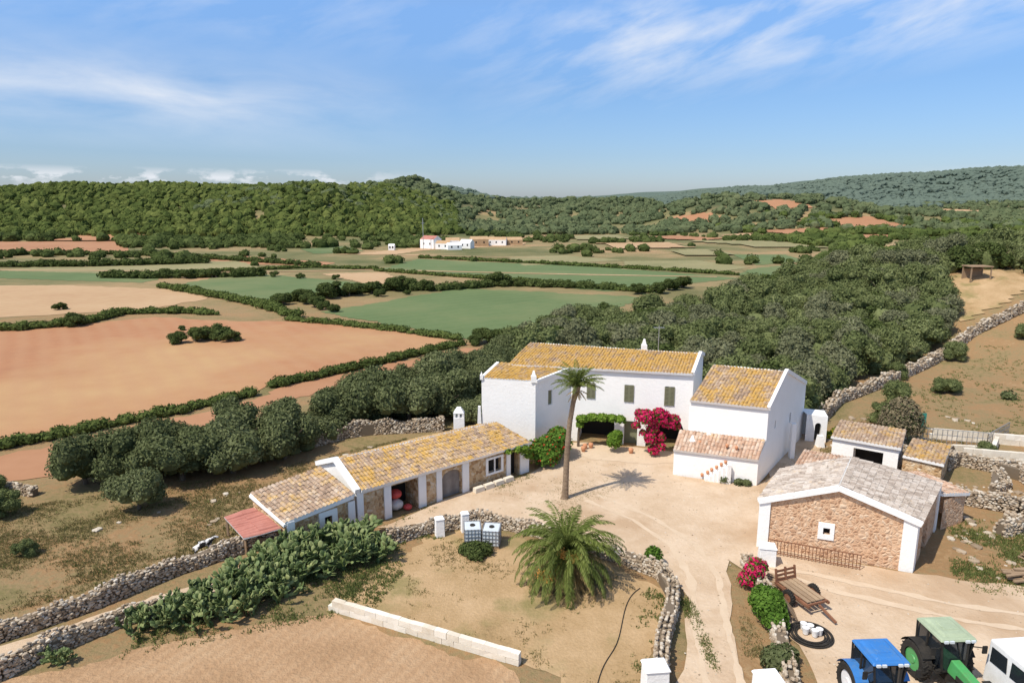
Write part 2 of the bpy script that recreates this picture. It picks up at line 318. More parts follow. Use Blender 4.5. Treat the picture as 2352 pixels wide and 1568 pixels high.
def drape(name,P,mat,g=4):
    fields.append(P)
    P=np.array(P,float);x0,y0=P.min(0);x1,y1=P.max(0);xs=np.arange(x0,x1+g,g);ys=np.arange(y0,y1+g,g)
    xx,yy=np.meshgrid(xs,ys,indexing='ij');ins=inpoly(xx[:-1,:-1]+g/2+.7*g*wob(xx[:-1,:-1],yy[:-1,:-1],9),yy[:-1,:-1]+g/2,P);ix=np.arange(xx.size).reshape(xx.shape)
    F=np.stack([ix[:-1,:-1],ix[1:,:-1],ix[1:,1:],ix[:-1,1:]],-1)[ins]
    if len(F): return stru(build(name,[(np.stack([xx,yy,terr(xx,yy)+(.5 if g>2 else .12)],-1).reshape(-1,3),F.reshape(-1,4),0)],mat))
def field(P,mat,z=.05,jag=.8): fields.append(P);patch('field',P,mat,z,jag)
field([(-95,96),(-69,113),(-63,119),(-51,115),(-35,114),(-22,109),(-9,97),(-18.9,83.5),(-27.2,74.1),(-27,69.7),(-35.2,60.2),(-42.3,53.4),(-60,40),(-95,60)],'orange',.05)
field([(-60,36),(-40.8,51.5),(-26.2,67.6),(-25.6,72.3),(-6,93),(-2,94),(-15.5,77),(-23.6,66.5),(-34,47.9),(-50,36)],'redsoil',.04)
field([(-150,165),(-109,165),(-78,157),(-63,142),(-69,127),(-90,118),(-130,112)],'pale',.05)
field([(-35,124),(-12,159),(29,144),(0,96),(-8,100),(-20,111)],'green',.05)
field([(-82,165),(-77,196),(-31,165),(-35,153),(-50,139)],'green',.05)
field([(-190,203),(-95,196),(-92,170),(-135,180),(-190,185)],'green',.05)
field([(-40,203),(-33,242),(30,210),(60,180),(21,153),(-15,185)],'green',.05)
field([(38,233),(64,236),(73,210),(55,193),(33,205)],'drygreen',.06)
field([(-300,345),(-200,350),(-148,268),(-205,268),(-260,290)],'redsoil',.05)
field([(-115,248),(-100,255),(-58,226),(-60,216),(-92,222)],'redsoil',.06)
field([(-54,192),(-37,196),(-26,172),(-32,163)],'pale',.06)
field([(-145,224),(-93,233),(-73,203),(-104,190),(-150,200)],'drygreen',.07)
field([(-90,292),(-75,310),(-60,280),(-76,265)],'green',.08)
field([(-2,250),(20,258),(38,236),(4,216)],'drygreen',.06)
field([(84,262),(104,262),(100,232),(78,218)],'green',.06)
field([(62,190),(74,208),(100,226),(108,205),(84,180),(70,172)],'green',.07)
drape('field',[(132,270),(212,360),(200,300),(115,252)],'pale')
drape('field',[(90,352),(130,345),(140,296),(108,300)],'drygreen')
for P,mt in [([(78,392),(96,400),(112,372),(98,352),(74,372)],'redsoil'),([(150,430),(200,445),(205,420),(165,405)],'redsoil'),([(205,470),(250,480),(262,450),(215,440)],'redsoil'),
             ([(-95,480),(-50,478),(-55,430),(-95,400)],'pale'),([(-82,395),(-60,440),(-48,440),(-62,385)],'redsoil'),([(210,330),(250,345),(262,322),(224,312)],'redsoil'),([(262,400),(300,430),(320,405),(280,385)],'pale'),([(115,520),(140,498),(150,480),(125,470)],'redsoil'),([(260,620),(330,660),(360,600),(300,580)],'redsoil'),([(420,760),(500,800),(520,730),(450,720)],'pale'),([(-230,380),(-180,375),(-185,352),(-240,350)],'redsoil'),
             ([(40,330),(75,335),(80,300),(45,290)],'pale'),([(30,395),(60,410),(66,370),(34,360)],'drygreen'),([(60,275),(80,290),(84,262),(70,250)],'drygreen'),([(160,395),(215,405),(225,375),(175,360)],'redsoil'),([(120,400),(145,420),(150,380),(122,372)],'pale'),([(180,515),(205,530),(215,500),(190,495)],'redsoil'),([(205,265),(250,300),(260,270),(215,235)],'pale')]: drape('field',P,mt,4)
drape('clearing',[(62,92),(70,96),(78,101),(77,108),(70,108),(66,101)],'garden',1)
patch('farm_track',[(-66,262),(-44,262),(-36,285),(5,318),(8,345),(-38,310),(-55,275)],'pale',.09,1.2)
patch('farm_track',[(-40,262),(-18,254),(12,246),(12,244.6),(-18,252.4),(-44,258)],'pale',.1,.3)
patch('farm_track',[(-190,206),(-95,199),(-70,198),(-40,204),(-8,196),(20,190),(55,184),(55,182.5),(20,188),(-8,194),(-40,202),(-70,196),(-95,197),(-190,204)],'pale',.12,.3)
YARD=[(-8.3,39.3),(-5.6,42.5),(-2.2,45.5),(1.3,47.9),(3.5,52),(5.2,54.8),(14.2,52.6),(12.2,47.7),(17.5,45.6),(20,49.3),(25.5,57),(27.3,56.2),(21.5,46.5),(17.5,42.0),(14.4,36.8),(15.5,36.6),(19.3,35.2),(24.1,33.3),(34,31),(40,26),(40,12),(13,12),(13.0,30.7),(12.4,35.4),(11.6,33),(10.2,28.5),(9.6,12),(6.2,12),(7,25.4),(9.0,30.7),(8.8,33.7),(6.7,36.5),(3.3,38.9),(-2.4,40.8)]
patch('yard',YARD,'beige',.06,.35)
patch('patio',[(5.3,54.6),(13.8,52.4),(13.2,50.2),(10.5,49.9),(6.2,51),(4.6,52.6)],'track',.075,.15)
patch('garden_plot',[(-9.1,31),(-4,28.7),(.4,26.8),(3,24),(5.4,23),(6.2,27.4),(7.6,30.7),(8,32.5),(6,34.6),(1.9,37.2),(-2.1,39.5),(-5.5,38),(-7.4,34)],'garden',.02,.5)
patch('ploughed_plot',[(-30,14),(-21.7,25.4),(-17,27.6),(-11.3,29.9),(-8.9,30.2),(-4,28.0),(.2,26.2),(1,20),(0,12)],'low',.03,.35)
patch('path',[(-28,23.5),(-23.4,27.9),(-18.5,31.8),(-15.9,33.6),(-14.4,36.2),(-13.5,35.8),(-14.7,32.8),(-17.1,31.2),(-19.6,29.4),(-22.5,26.5),(-26,22.5)],'beige',.04,.18)
def ribbon(pts,w,z):
    P=np.array(pts,float);t=np.gradient(P,axis=0);t/=np.linalg.norm(t,axis=1)[:,None];n=np.stack([-t[:,1],t[:,0]],1)
    patch('wheel_track',[tuple(q) for q in P+n*w/2]+[tuple(q) for q in (P-n*w/2)[::-1]],'track',z,.14)
for off in (-.75,.75):
    ribbon([(8.6+off,20),(9.0+off,26),(9.7+off,30),(10.4+off,33.5),(10.2+off,37),(8.5+off,40.5),(5.5+off*.6,43.8+off*.6)],.36,.07)
    ribbon([(13.5,35.6+off*.2-.6),(17,33+off),(22,30.5+off),(30,28+off)],.36,.072)
# ---------------------------------------------------------------- walls and roofs
def panel(E,parts,p0,p1,z0,t0,t1,ops=(),mi=0):
    p0=np.array(p0,float);p1=np.array(p1,float);L=np.linalg.norm(p1-p0);d=(p1-p0)/L;n=np.array([-d[1],d[0]])
    us={0,L}
    for o in ops:
        k=10 if o[4] else 1
        for i in range(k+1): us.add(o[0]+(o[1]-o[0])*i/k)
    us=sorted(us);V=[];F=[]
    def q(*pts):
        i=len(V)
        for u,z,w in pts: P=p0+d*u+n*w;V.append((P[0],P[1],z))
        F.append([i,i+1,i+2,i+3])
    def top(u): return t0+(t1-t0)*u/L
    for a,b in zip(us[:-1],us[1:]):
        if b-a<1e-4: continue
        m=(a+b)/2;o=next((o for o in ops if o[0]<m<o[1]),None)
        if o is None: q((a,z0,0),(b,z0,0),(b,top(b),0),(a,top(a),0));continue
        def zt(u):
            if not o[4]: return o[3]
            c=(o[0]+o[1])/2;w=(o[1]-o[0])/2;return o[3]-o[4]+o[4]*math.sqrt(max(0,1-((u-c)/w)**2))
        if o[2]>z0: q((a,z0,0),(b,z0,0),(b,o[2],0),(a,o[2],0));q((a,o[2],0),(b,o[2],0),(b,o[2],o[5]),(a,o[2],o[5]))
        q((a,zt(a),0),(b,zt(b),0),(b,top(b),0),(a,top(a),0));q((a,zt(a),o[5]),(b,zt(b),o[5]),(b,zt(b),0),(a,zt(a),0))
    for o in ops:
        zz=o[3]-o[4]
        q((o[0],o[2],0),(o[0],o[2],o[5]),(o[0],zz,o[5]),(o[0],zz,0));q((o[1],o[2],o[5]),(o[1],o[2],0),(o[1],zz,0),(o[1],zz,o[5]))
        W=[(*(p0+d*u+n*o[5]),z) for u,z in ((o[0]-.02,o[2]-.02),(o[1]+.02,o[2]-.02),(o[1]+.02,o[3]+.02),(o[0]-.02,o[3]+.02))]
        build(o[6],[(W,[[0,1,2,3]],0)],o[7],E,world=True)
    parts.append((V,np.array(F),mi))
def onwall(E,name,p0,p1,u0,u1,z0,z1,pr,mat,back=.0):
    p0=np.array(p0,float);p1=np.array(p1,float);d=(p1-p0)/np.linalg.norm(p1-p0);n=np.array([d[1],-d[0]])
    V=[(*(p0+d*u+n*w),z) for z in (z0,z1) for u,w in ((u0,pr),(u1,pr),(u1,-back),(u0,-back))]
    return build(name,[(V,box(0,1,0,1,0,1)[1],0)],mat,E,world=True)
def shutters(E,p0,p1,u,w,z0,z1):
    p0=np.array(p0,float);p1=np.array(p1,float);d=(p1-p0)/np.linalg.norm(p1-p0);n=np.array([d[1],-d[0]]);P=[]
    for s in (-1,1):
        a=u+s*w/4
        for uu in (a-w/4+.04,a+w/4-.04): 
            q=p0+d*uu+n*.05;P.append((*beam((*q,z0),(*q,z1),.06,.06),0))
        for k in range(int((z1-z0)/.11)):
            z=z0+.05+k*.11;q0=p0+d*(a-w/4)+n*.05;q1=p0+d*(a+w/4)+n*.05;P.append((*beam((*q0,z),(*q1,z),.05,.07),0))
    W=build('window',[( [(*(p0+d*uu+n*.02),z) for uu,z in ((u-w/2,z0),(u+w/2,z0),(u+w/2,z1),(u-w/2,z1))],[[0,1,2,3]],0)],'dark',E,world=True)
    s=build('shutter',P,'shut',W,world=False);s.matrix_parent_inverse=Matrix.Identity(4)
def roof(E,eL,eR,rR,rL,mat,pitch=.25,row=.4,name='roof',thick=.13,seed=0):
    eL,eR,rR,rL=[np.array(v,float) for v in (eL,eR,rR,rL)]
    W=np.linalg.norm(eR-eL);S=np.linalg.norm((rL+rR)/2-(eL+eR)/2);nc=max(2,round(W/pitch));nrw=max(2,round(S/row))
    u=np.linspace(0,1,nc*6+1);vv=[];ph=[]
    for k in range(nrw): vv+=[k/nrw,(k+.97)/nrw];ph+=[1,0]
    vv=np.array(vv+[1.]);ph=np.array(ph+[0.])
    N=np.cross(eR-eL,rL-eL);N/=np.linalg.norm(N);N*=np.sign(N[2])
    uu,v2=np.meshgrid(u,vv,indexing='ij');p=uu*nc
    base=(eL[None,None]*(1-uu)[...,None]+eR*uu[...,None])*(1-v2)[...,None]+(rL*(1-uu)[...,None]+rR*uu[...,None])*v2[...,None]
    tl=np.floor(p);rw=np.floor(v2*nrw+1e-6)
    jit=((np.sin(tl*12.9+rw*78.2+seed)*43758.5)%1-.5)*.04
    sag=.07*np.sin(uu*math.pi*3+1+seed)*np.sin(v2*math.pi)
    hgt=.075*np.abs(np.sin(p*math.pi))**.7+.03*ph[None,:]+jit+sag+.05
    P=base+N*hgt[...,None];n0,n1=P.shape[:2];ix=np.arange(n0*n1).reshape(n0,n1)
    F=np.stack([ix[:-1,:-1],ix[1:,:-1],ix[1:,1:],ix[:-1,1:]],-1).reshape(-1,4)
    V=P.reshape(-1,3);low=base-N*thick*.6
    def skirt(a,b):
        n=len(a);VV=np.concatenate([a,b]);return VV,np.stack([np.arange(n-1),np.arange(1,n),n+np.arange(1,n),n+np.arange(n-1)],-1)
    parts=[(V,F,0)]
    for a,b in ((P[:,0],low[:,0]),(P[0,:],low[0,:]),(P[-1,:],low[-1,:]),(P[:,-1],low[:,-1])): parts.append((*skirt(a,b),1))
    o=build(name,parts,[mat,'white'],E,world=True)
    uvl=o.data.uv_layers.new(name='UVMap');vi=np.zeros(len(o.data.loops),np.int32);o.data.loops.foreach_get('vertex_index',vi)
    UV=np.zeros((len(o.data.vertices),2),np.float32);UV[:n0*n1,0]=p.ravel()+.001;UV[:n0*n1,1]=(v2*nrw).ravel()+.002
    uvl.data.foreach_set('uv',UV[vi].ravel())
    return o
def P2(o,d,u,w=0):
    d=np.array(d);return tuple(np.array(o)+d*u+np.array([-d[1],d[0]])*w)
# farmhouse
E=empty('farmhouse',(8,54,0),'whitewashed two-storey farmhouse with orange lichen tile roofs','house')
W=[];o=(-.2,56.6);d=(.974,-.225)
mA,mB=P2(o,d,0),P2(o,d,15.2)
panel(E,W,mA,mB,0,6.35,6.4,[(6.0,9.0,0,2.3,0,2.2,'doorway','dark'),(9.8,10.9,0,2.1,0,.6,'door','shut'),(11.6,14.7,0,2.7,1.2,2.4,'doorway','dark')])
mC=P2(o,d,15.8,3.1);mD=P2(o,d,16.2,6.4);mE=P2(o,d,.2,6.8);mR=P2(o,d,1.0,3.7)
panel(E,W,mB,mC,0,6.4,7.45);panel(E,W,mC,mD,0,7.45,6.6);panel(E,W,mD,mE,0,6.4,6.4);panel(E,W,mE,mR,0,6.4,7.45);panel(E,W,mR,mA,0,7.45,6.35)
fL=P2(o,d,-.1,-.25);fR=P2(o,d,15.1,-.25)
roof(E,(*fL,6.35),(*fR,6.38),(*P2(o,d,15.65,3.1),7.35),(*mR,7.5),'roofO')
roof(E,(*P2(o,d,16.1,6.5),6.55),(*mE,6.4),(*mR,7.5),(*P2(o,d,15.65,3.1),7.35),'roofO')
a=P2(o,d,15.12,-.05);b=P2(o,d,15.78,3.1)
build('parapet',[(*beam((*a,6.45),(*b,7.52),.25,.28),0),(*beam((*b,7.52),(*P2(o,d,16.2,6.3),6.7),.25,.28),0)],'white',E,world=True)
for u,w_,z0,z1 in ((6.98,.7,3.85,5.2),(10.12,.78,3.75,5.2),(13.37,.8,3.65,5.25)): shutters(E,mA,mB,u,w_,z0,z1)
tA,tB,tC,tD=(-2.5,54.2),(1.9,53.2),(4.9,55.5),(-1.2,57.0)
panel(E,W,tA,tB,0,5.75,5.75);panel(E,W,tB,tC,0,5.8,6.15,[(1.35,1.8,3.55,4.8,0,.15,'window','shut')]);panel(E,W,tC,tD,0,6.1,6.1);panel(E,W,tD,tA,0,6.2,5.8)
roof(E,(-2.4,54.2,5.72),(1.8,53.3,5.72),(4.5,55.6,6.3),(-1.0,57.0,6.4),'roofO',.25,.4,'roof',.1,31)
build('parapet',[(*beam((1.95,53.15,5.8),(4.9,55.5,6.32),.22,.24),0)],'white',E,world=True)
build('parapet',[(*beam((-2.5,54.1,5.8),(-1.2,57.0,6.4),.26,.24),0)],'white',E,world=True)
def pinn(x,y,z,h=.7,w=.22):
    build('chimney',[(*box(x-w,x+w,y-w,y+w,z,z+h*.55),0),(*box(x-w*.75,x+w*.75,y-w*.75,y+w*.75,z+h*.55,z+h,.1,.1),0)],'white',E,world=True)
pinn(1.75,53.35,5.7,.95);pinn(-2.5,54.2,5.7,.7,.12)
bt=build('buttress',[(*box(-2.95,-2.45,54.0,54.5,0,3.4,.15,.1),0)],'white',E,world=True)
wL,wR=(13.35,49.35),(18.5,47.2);gR,gB=(21.0,50.65),(25.0,56.1);gL=(15.9,52.8);bL=(19.9,58.3)
panel(E,W,wL,wR,0,5.35,5.35);panel(E,W,wR,gR,0,5.35,7.2,[(2.0,2.35,3.3,3.9,0,.2,'window','shut')]);panel(E,W,gR,gB,0,7.2,4.75,[(2.0,2.5,2.6,3.4,0,.2,'window','dark')]);panel(E,W,gB,bL,0,4.75,4.7);panel(E,W,bL,gL,0,4.7,7.1);panel(E,W,gL,wL,0,7.15,5.35)
roof(E,(13.3,49.15,5.35),(18.35,47.05,5.35),(20.85,50.65,7.2),(15.95,52.75,7.2),'roofM',seed=3)
roof(E,(24.8,56.1,4.8),(19.9,58.3,4.8),(15.95,52.75,7.2),(20.85,50.65,7.2),'roofM',seed=4)
build('parapet',[(*beam((18.45,47.1,5.4),(21.0,50.65,7.32),.24,.3),0),(*beam((21.0,50.65,7.32),(24.9,56.0,4.95),.24,.3),0)],'white',E,world=True)
lL,lR=(12.0,47.9),(17.5,45.8)
panel(E,W,lL,lR,0,2.0,2.0);panel(E,W,lR,wR,0,2.0,3.0);panel(E,W,wL,lL,0,3,2.0)
roof(E,(11.9,47.75,1.98),(17.45,45.65,1.98),(18.45,47.25,2.95),(12.75,49.5,2.95),'roofT',seed=5)
build('wall',[w for w in W],'white',E,world=True)
pinn(13.4,48.2,2.2,.8,.2);pinn(14.7,48.6,2.6,.7,.15)
st=[]
for k in range(6):
    q=np.array(lL)+(np.array(lR)-np.array(lL))*(.40+.05*k);st.append((*box(q[0]-.14,q[0]+.15,q[1]-.45,q[1]+.1,.0,.25+.25*k),0))
build('staircase',st,'white',E,world=True)
pot=tube([(0,0,0),(0,0,.12),(0,0,.22),(0,0,.26)],[.07,.11,.12,.09],10)
pt=build('flower_pot',pot,'terra',smooth=True);pt.location=(13.9,46.95,.27);thing(pt,'round terracotta pot standing on the white stair','pot','terracotta pots by the stair')
for x,y,z in ((14.25,46.8,.52),(14.5,46.7,.77),(14.8,46.55,1.02),(15.1,46.45,1.27),(15.35,46.3,1.52),(13.9,48.0,2.4),(15.6,47.0,2.5),(16.2,46.7,2.45)): dup(pt,(x,y,z),0)
ax=[];panel(E,ax,(24.9,55.2),(26.5,54.8),0,2.4,2.3,[(.7,1.2,0,1.7,.25,.5,'doorway','dark')]);panel(E,ax,(26.5,54.8),(27.0,56.6),0,2.3,2.3);panel(E,ax,(27.0,56.6),(25,57),0,2.3,2.4)
build('annex',ax+[([(24.9,55.2,2.4),(26.5,54.8,2.3),(27.0,56.6,2.3),(25,57,2.4)],[[0,1,2,3]],0)],'white',E,world=True)
build('buttress',[(*box(22.0,22.35,51.1,51.5,0,2.9),0)],'white',E,world=True);build('step',[(*box(25.3,25.9,53.6,54.2,0,1.0,.1,.1),0)],'white',E,world=True)
an=[(*beam((12.6,57.5,7),(12.6,57.5,9.6),.05),0),(*beam((12.2,57.5,9.4),(13.0,57.5,9.4),.04),0)]+[(*beam((12.2+.2*k,57.2,9.4),(12.2+.2*k,57.8,9.4),.03),0) for k in range(5)]
build('antenna',an,'steel',E,world=True)
pinn(11.4,57.6,7.3,1.1,.22)
oc=build('chimney',[(*box(-.45,.45,-.35,.35,0,2.9,.03,.03),0),(*box(-.43,.43,-.33,.33,3.25,3.7,.27,.2),0)]+[(*box(x0,x0+.16,-.3,.3,2.9,3.25),0) for x0 in (-.42,-.08,.26)],'white',loc=(-4.3,53,0))
thing(oc,'tall white masonry chimney with a vented cap','chimney')
# stable
S=empty('stable',(-4,45,0),'long low stone stable with white pillars and lichen tile roof','stable')
so=(-9.6,39.5);sd=(.765,.645);W=[]
sA,sB=P2(so,sd,0),P2(so,sd,14.1)
panel(S,W,sA,sB,0,2.45,2.3,[(2.4,4.4,0,2.1,0,1.6,'doorway','dark'),(6.3,7.95,0,1.95,.5,.25,'door','door'),(10.3,11.5,.85,1.85,0,.3,'window','dark'),(12.4,13.2,0,1.9,0,.5,'doorway','dark')])
sR0,sR1=P2(so,sd,.15,3.0),P2(so,sd,13.2,2.6);sK0,sK1=P2(so,sd,0,5.6),P2(so,sd,13.4,5.2)
panel(S,W,sB,sR1,0,2.3,3.35);panel(S,W,sR1,sK1,0,3.35,2.4);panel(S,W,sK1,sK0,0,2.4,2.5);panel(S,W,sK0,sR0,0,2.5,3.45,mi=1);panel(S,W,sR0,sA,0,3.45,2.45,mi=1)
build('wall',W,['rubble','white'],S,world=True)
roof(S,(*P2(so,sd,.2,-.25),2.42),(*P2(so,sd,14.3,-.25),2.27),(*sR1,3.4),(*sR0,3.5),'roofM',seed=8)
roof(S,(*P2(so,sd,13.5,5.3),2.4),(*P2(so,sd,0,5.7),2.5),(*sR0,3.5),(*sR1,3.4),'roofM',seed=9)
for u0,u1 in ((-.05,.38),(1.85,2.35),(4.42,5.0),(5.85,6.27),(8.0,8.55),(12.0,12.35),(13.3,14.15)): onwall(S,'pillar',sA,sB,u0,u1,0,2.36,.1,'white',.05)
for u0,u1,z0,z1 in ((10.1,10.3,.7,2.0),(11.5,11.7,.7,2.0),(10.3,11.5,1.85,2.0),(10.3,11.5,.7,.85),(10.86,10.94,.85,1.85)): onwall(S,'window_frame',sA,sB,u0,u1,z0,z1,.06,'white',.02)
onwall(S,'lintel',sA,sB,.3,14,2.18,2.34,.05,'white',.02)
a,b,c=P2(so,sd,-.02,-.15),P2(so,sd,.1,3.0),P2(so,sd,0,5.6)
build('gable_trim',[(*beam((*a,2.5),(*b,3.62),.34,.3),0),(*beam((*b,3.62),(*c,2.6),.34,.3),0)],'white',S,world=True)
xL,xR,xK,xM=(-12.9,36.3),(-9.7,39.35),(-12.4,41.7),(-15.8,38.8)
W=[];panel(S,W,xL,xR,0,1.9,2.25,[(2.3,2.8,.5,1.5,0,.3,'window','dark')]);panel(S,W,xM,xL,0,2.55,1.9);panel(S,W,xK,xM,0,3.05,2.55)
build('annex',W,'rubble',S,world=True)
roof(S,(-13.0,36.15,1.9),(-9.65,39.25,2.28),(-12.4,41.75,3.1),(-15.9,38.75,2.6),'roofB',seed=10)
for u0,u1 in ((-.05,.4),(3.9,4.35)): onwall(S,'pillar',xL,xR,u0,u1,0,1.95,.1,'white',.05)
for u0,u1,z0,z1 in ((1.95,2.3,.2,1.85),(2.8,3.15,.2,1.85),(2.3,2.8,1.5,1.85),(2.3,2.8,.2,.5)): onwall(S,'window_frame',xL,xR,u0,u1,z0,z1,.08,'white',.02)
build('eave_trim',[(*beam((-13.05,36.2,1.84),(-9.75,39.2,2.18),.12,.16),0),(*beam((-15.9,38.7,2.5),(-13.0,36.1,1.84),.12,.16),0)],'white',S,world=True)
roof(S,(-17.5,38.5,1.15),(-15.4,36.1,1.0),(-13.35,36.5,1.45),(-15.6,38.9,1.65),'sheet',.3,1.2,'awning',.05)
build('awning_post',[(*beam((-17.3,38.4,0),(-17.3,38.4,1.2),.12),0)],'wood',S,world=True)
build('awning_post',[(*beam((-15.4,36.3,0),(-15.4,36.3,1.05),.12),0)],'wood',S,world=True)
# barn
B=empty('barn',(20,38,0),'stone barn with white corner pillars and pale tile roof','barn')
bA,bM,bZ=(14.5,37.1),(18.25,35.7),(22.0,34.3);bb=(17.6,41.6);bn=(21.1,40.0);bz=(26.3,39.3);W=[]
panel(B,W,bA,bM,0,2.95,4.35,[(3.42,3.78,1.45,1.85,0,.3,'window','dark')]);panel(B,W,bM,bZ,0,4.35,2.95);panel(B,W,bZ,bz,0,2.95,2.95,[(2.2,3.6,0,1.9,0,.4,'door','door')]);panel(B,W,bz,bn,0,2.95,4.35);panel(B,W,bn,bb,0,4.35,2.95);panel(B,W,bb,bA,0,2.95,2.95)
build('wall',W,'barnw',B,world=True)
roof(B,(14.3,37.05,2.95),(17.4,41.7,2.95),(21.1,40.1,4.4),(18.2,35.6,4.4),'roofP',seed=11)
roof(B,(26.5,39.4,2.95),(22.25,34.2,2.95),(18.2,35.6,4.4),(21.1,40.1,4.4),'roofP',seed=12)
onwall(B,'pillar',bA,bZ,-.06,.55,0,2.98,.1,'white',.1);onwall(B,'pillar',bA,bZ,7.35,8.05,0,2.98,.1,'white',.1);onwall(B,'pillar',bZ,bz,-.06,.45,0,2.9,.08,'white',.1);onwall(B,'pillar',bZ,bz,6.1,6.7,0,2.9,.08,'white',.1)
build('gable_trim',[(*beam((14.35,37.05,2.92),(18.22,35.58,4.37),.2,.3),0),(*beam((18.22,35.58,4.37),(22.15,34.13,2.92),.2,.3),0)],'white',B,world=True)
for u0,u1,z0,z1 in ((3.15,3.42,1.15,2.15),(3.78,4.0,1.15,2.15),(3.42,3.78,1.85,2.15),(3.42,3.78,1.15,1.45)): onwall(B,'window_frame',bA,bZ,u0,u1,z0,z1,.07,'white',.02)
# shed group
D=empty('shed',(27,48,0),'small white shed with tiled roof and dark opening','shed')
W=[];panel(D,W,(24.6,49.8),(28.3,47.3),0,2.3,2.3,[(1.5,3.5,0,1.75,0,1.5,'doorway','dark')]);panel(D,W,(28.3,47.3),(30.2,50),0,2.3,2.6);panel(D,W,(30.2,50),(26.5,52.4),0,2.6,2.6);panel(D,W,(26.5,52.4),(24.6,49.8),0,2.6,2.3)
build('wall',W,'white',D,world=True);roof(D,(24.4,49.7,2.3),(28.3,47.05,2.3),(30.3,50,2.75),(26.4,52.5,2.75),'roofB',seed=20)
D2=empty('shed',(30.5,48,0),'low rubble shed with orange lichen tile roof','shed')
W=[];panel(D2,W,(28.6,47.2),(30.4,45.5),0,1.7,1.7);panel(D2,W,(30.4,45.5),(32.8,48.5),0,1.7,1.9);panel(D2,W,(32.8,48.5),(30.8,50),0,1.9,1.9)
build('wall',W,'rubble',D2,world=True);roof(D2,(28.5,47.1,1.75),(30.4,45.3,1.75),(32.9,48.5,2.05),(30.9,50.1,2.05),'roofM',seed=21)
D3=empty('shed',(20.5,43.8,0),'lean-to with faded red tile roof beside the barn','shed')
W=[];panel(D3,W,(18.2,42.4),(21.5,41.0),0,2.2,2.2);panel(D3,W,(21.5,41),(23.5,44.5),0,2.2,2.5);panel(D3,W,(23.5,44.5),(20.8,46),0,2.5,2.5);panel(D3,W,(20.8,46),(18.2,42.4),0,2.5,2.2)
build('wall',W,'white',D3,world=True);roof(D3,(18.1,42.3,2.25),(21.6,40.9,2.25),(23.6,44.5,2.6),(20.8,46.1,2.6),'roofT',seed=22)
D4=empty('shed',(28.4,41,0),'narrow lean-to with red tiles against the barn','shed')
W=[];panel(D4,W,(26.6,39.2),(28.6,40.2),0,2.0,2.0);panel(D4,W,(28.6,40.2),(27.4,43.5),0,2.0,2.2);build('wall',W,'barnw',D4,world=True)
roof(D4,(26.5,39.2,2.3),(28.8,40.1,1.95),(27.6,43.6,2.0),(25,42.4,2.4),'roofT',seed=23)
zz=float(terr(71.5,105));D5=empty('shelter',(71.5,105,zz),'small open wooden shelter among scrub','shelter')
build('roof',[(*box(-1.7,1.7,-1.2,1.2,2.0,2.15),0)],'wood',D5)
for a in (-1.5,1.5):
    for b in (-1,1): build('post',[(*box(a-.08,a+.08,b-.08,b+.08,-.3,2.0),0)],'wood',D5)
build('back_wall',[(*box(-1.42,1.42,.95,1.05,0,1.6),0)],'wood',D5)
# distant farm
def hut(E,x,y,w,dp,h,rz,roofm='white',wm='white'):
    c,s=math.cos(rz),math.sin(rz)
    f=lambda a,b,z:(x+a*c-b*s,y+a*s+b*c,z)
    V=[f(-w/2,-dp/2,-1),f(w/2,-dp/2,-1),f(w/2,dp/2,-1),f(-w/2,dp/2,-1),f(-w/2,-dp/2,h),f(w/2,-dp/2,h),f(w/2,dp/2,h),f(-w/2,dp/2,h),f(-w/2,0,h+.25*dp),f(w/2,0,h+.25*dp)]
    build('wall',[(V,[[0,1,5,4],[1,2,6,9,5],[2,3,7,6],[3,0,4,8,7]],0)],wm,E,world=True)
    build('roof',[([V[4],V[5],V[9],V[8],V[6],V[7]],[[0,1,2,3],[2,4,5,3]],0)],roofm,E,world=True)
    n=max(2,int(w/3))
    for k in range(n):
        a=-w/2+(k+.6)*w/(n+.2);build('window',[([f(a-.3,-dp/2-.04,h*.45),f(a+.3,-dp/2-.04,h*.45),f(a+.3,-dp/2-.04,h*.45+.8),f(a-.3,-dp/2-.04,h*.45+.8)],[[0,1,2,3]],0)],'dark',E,world=True)
for (x,y,w,dp,h,rz,rm,wm,lb) in ((-35,297,7,6,4.0,-.5,'sheet','white','white two-storey house with tiled roof on a knoll'),(-29,293,6,5,2.4,-.2,'pale','white','low white farm building on a knoll'),(-24.5,290,6,4,1.9,.3,'white','white','long white outhouse on a knoll'),(-26,301,6,5,3.2,.1,'pale','white','white barn with pale roof on a knoll'),(-19.5,298,5,5,2.6,-.3,'white','white','small white cube house on a knoll'),(-15,312,8,5,3.2,.25,'pale','pale','pale stone house beside barns on a knoll'),(-7,318,9,5,2.6,-.1,'pale','white','whitewashed long barn on a knoll'),(1,322,7,5,2.4,.2,'pale','pale','small pale stone house on a knoll'),(-50,286,2.5,2.5,2,.0,'white','white','tiny white hut beside a field track'),(-113,129,2.4,2.2,2.0,.2,'white','white','tiny white field hut beside hedges')):
    h_=empty('farm_building',(x,y,0),lb,'house');hut(h_,x,y,w,dp,h,rz,rm,wm)
ms=build('radio_mast',[(*beam((-37.5,291,0),(-37.5,291,13),.22),0),(*beam((-38.2,291,11),(-36.8,291,11),.12),0)],'steel');thing(ms,'thin steel mast beside white farm buildings','mast')
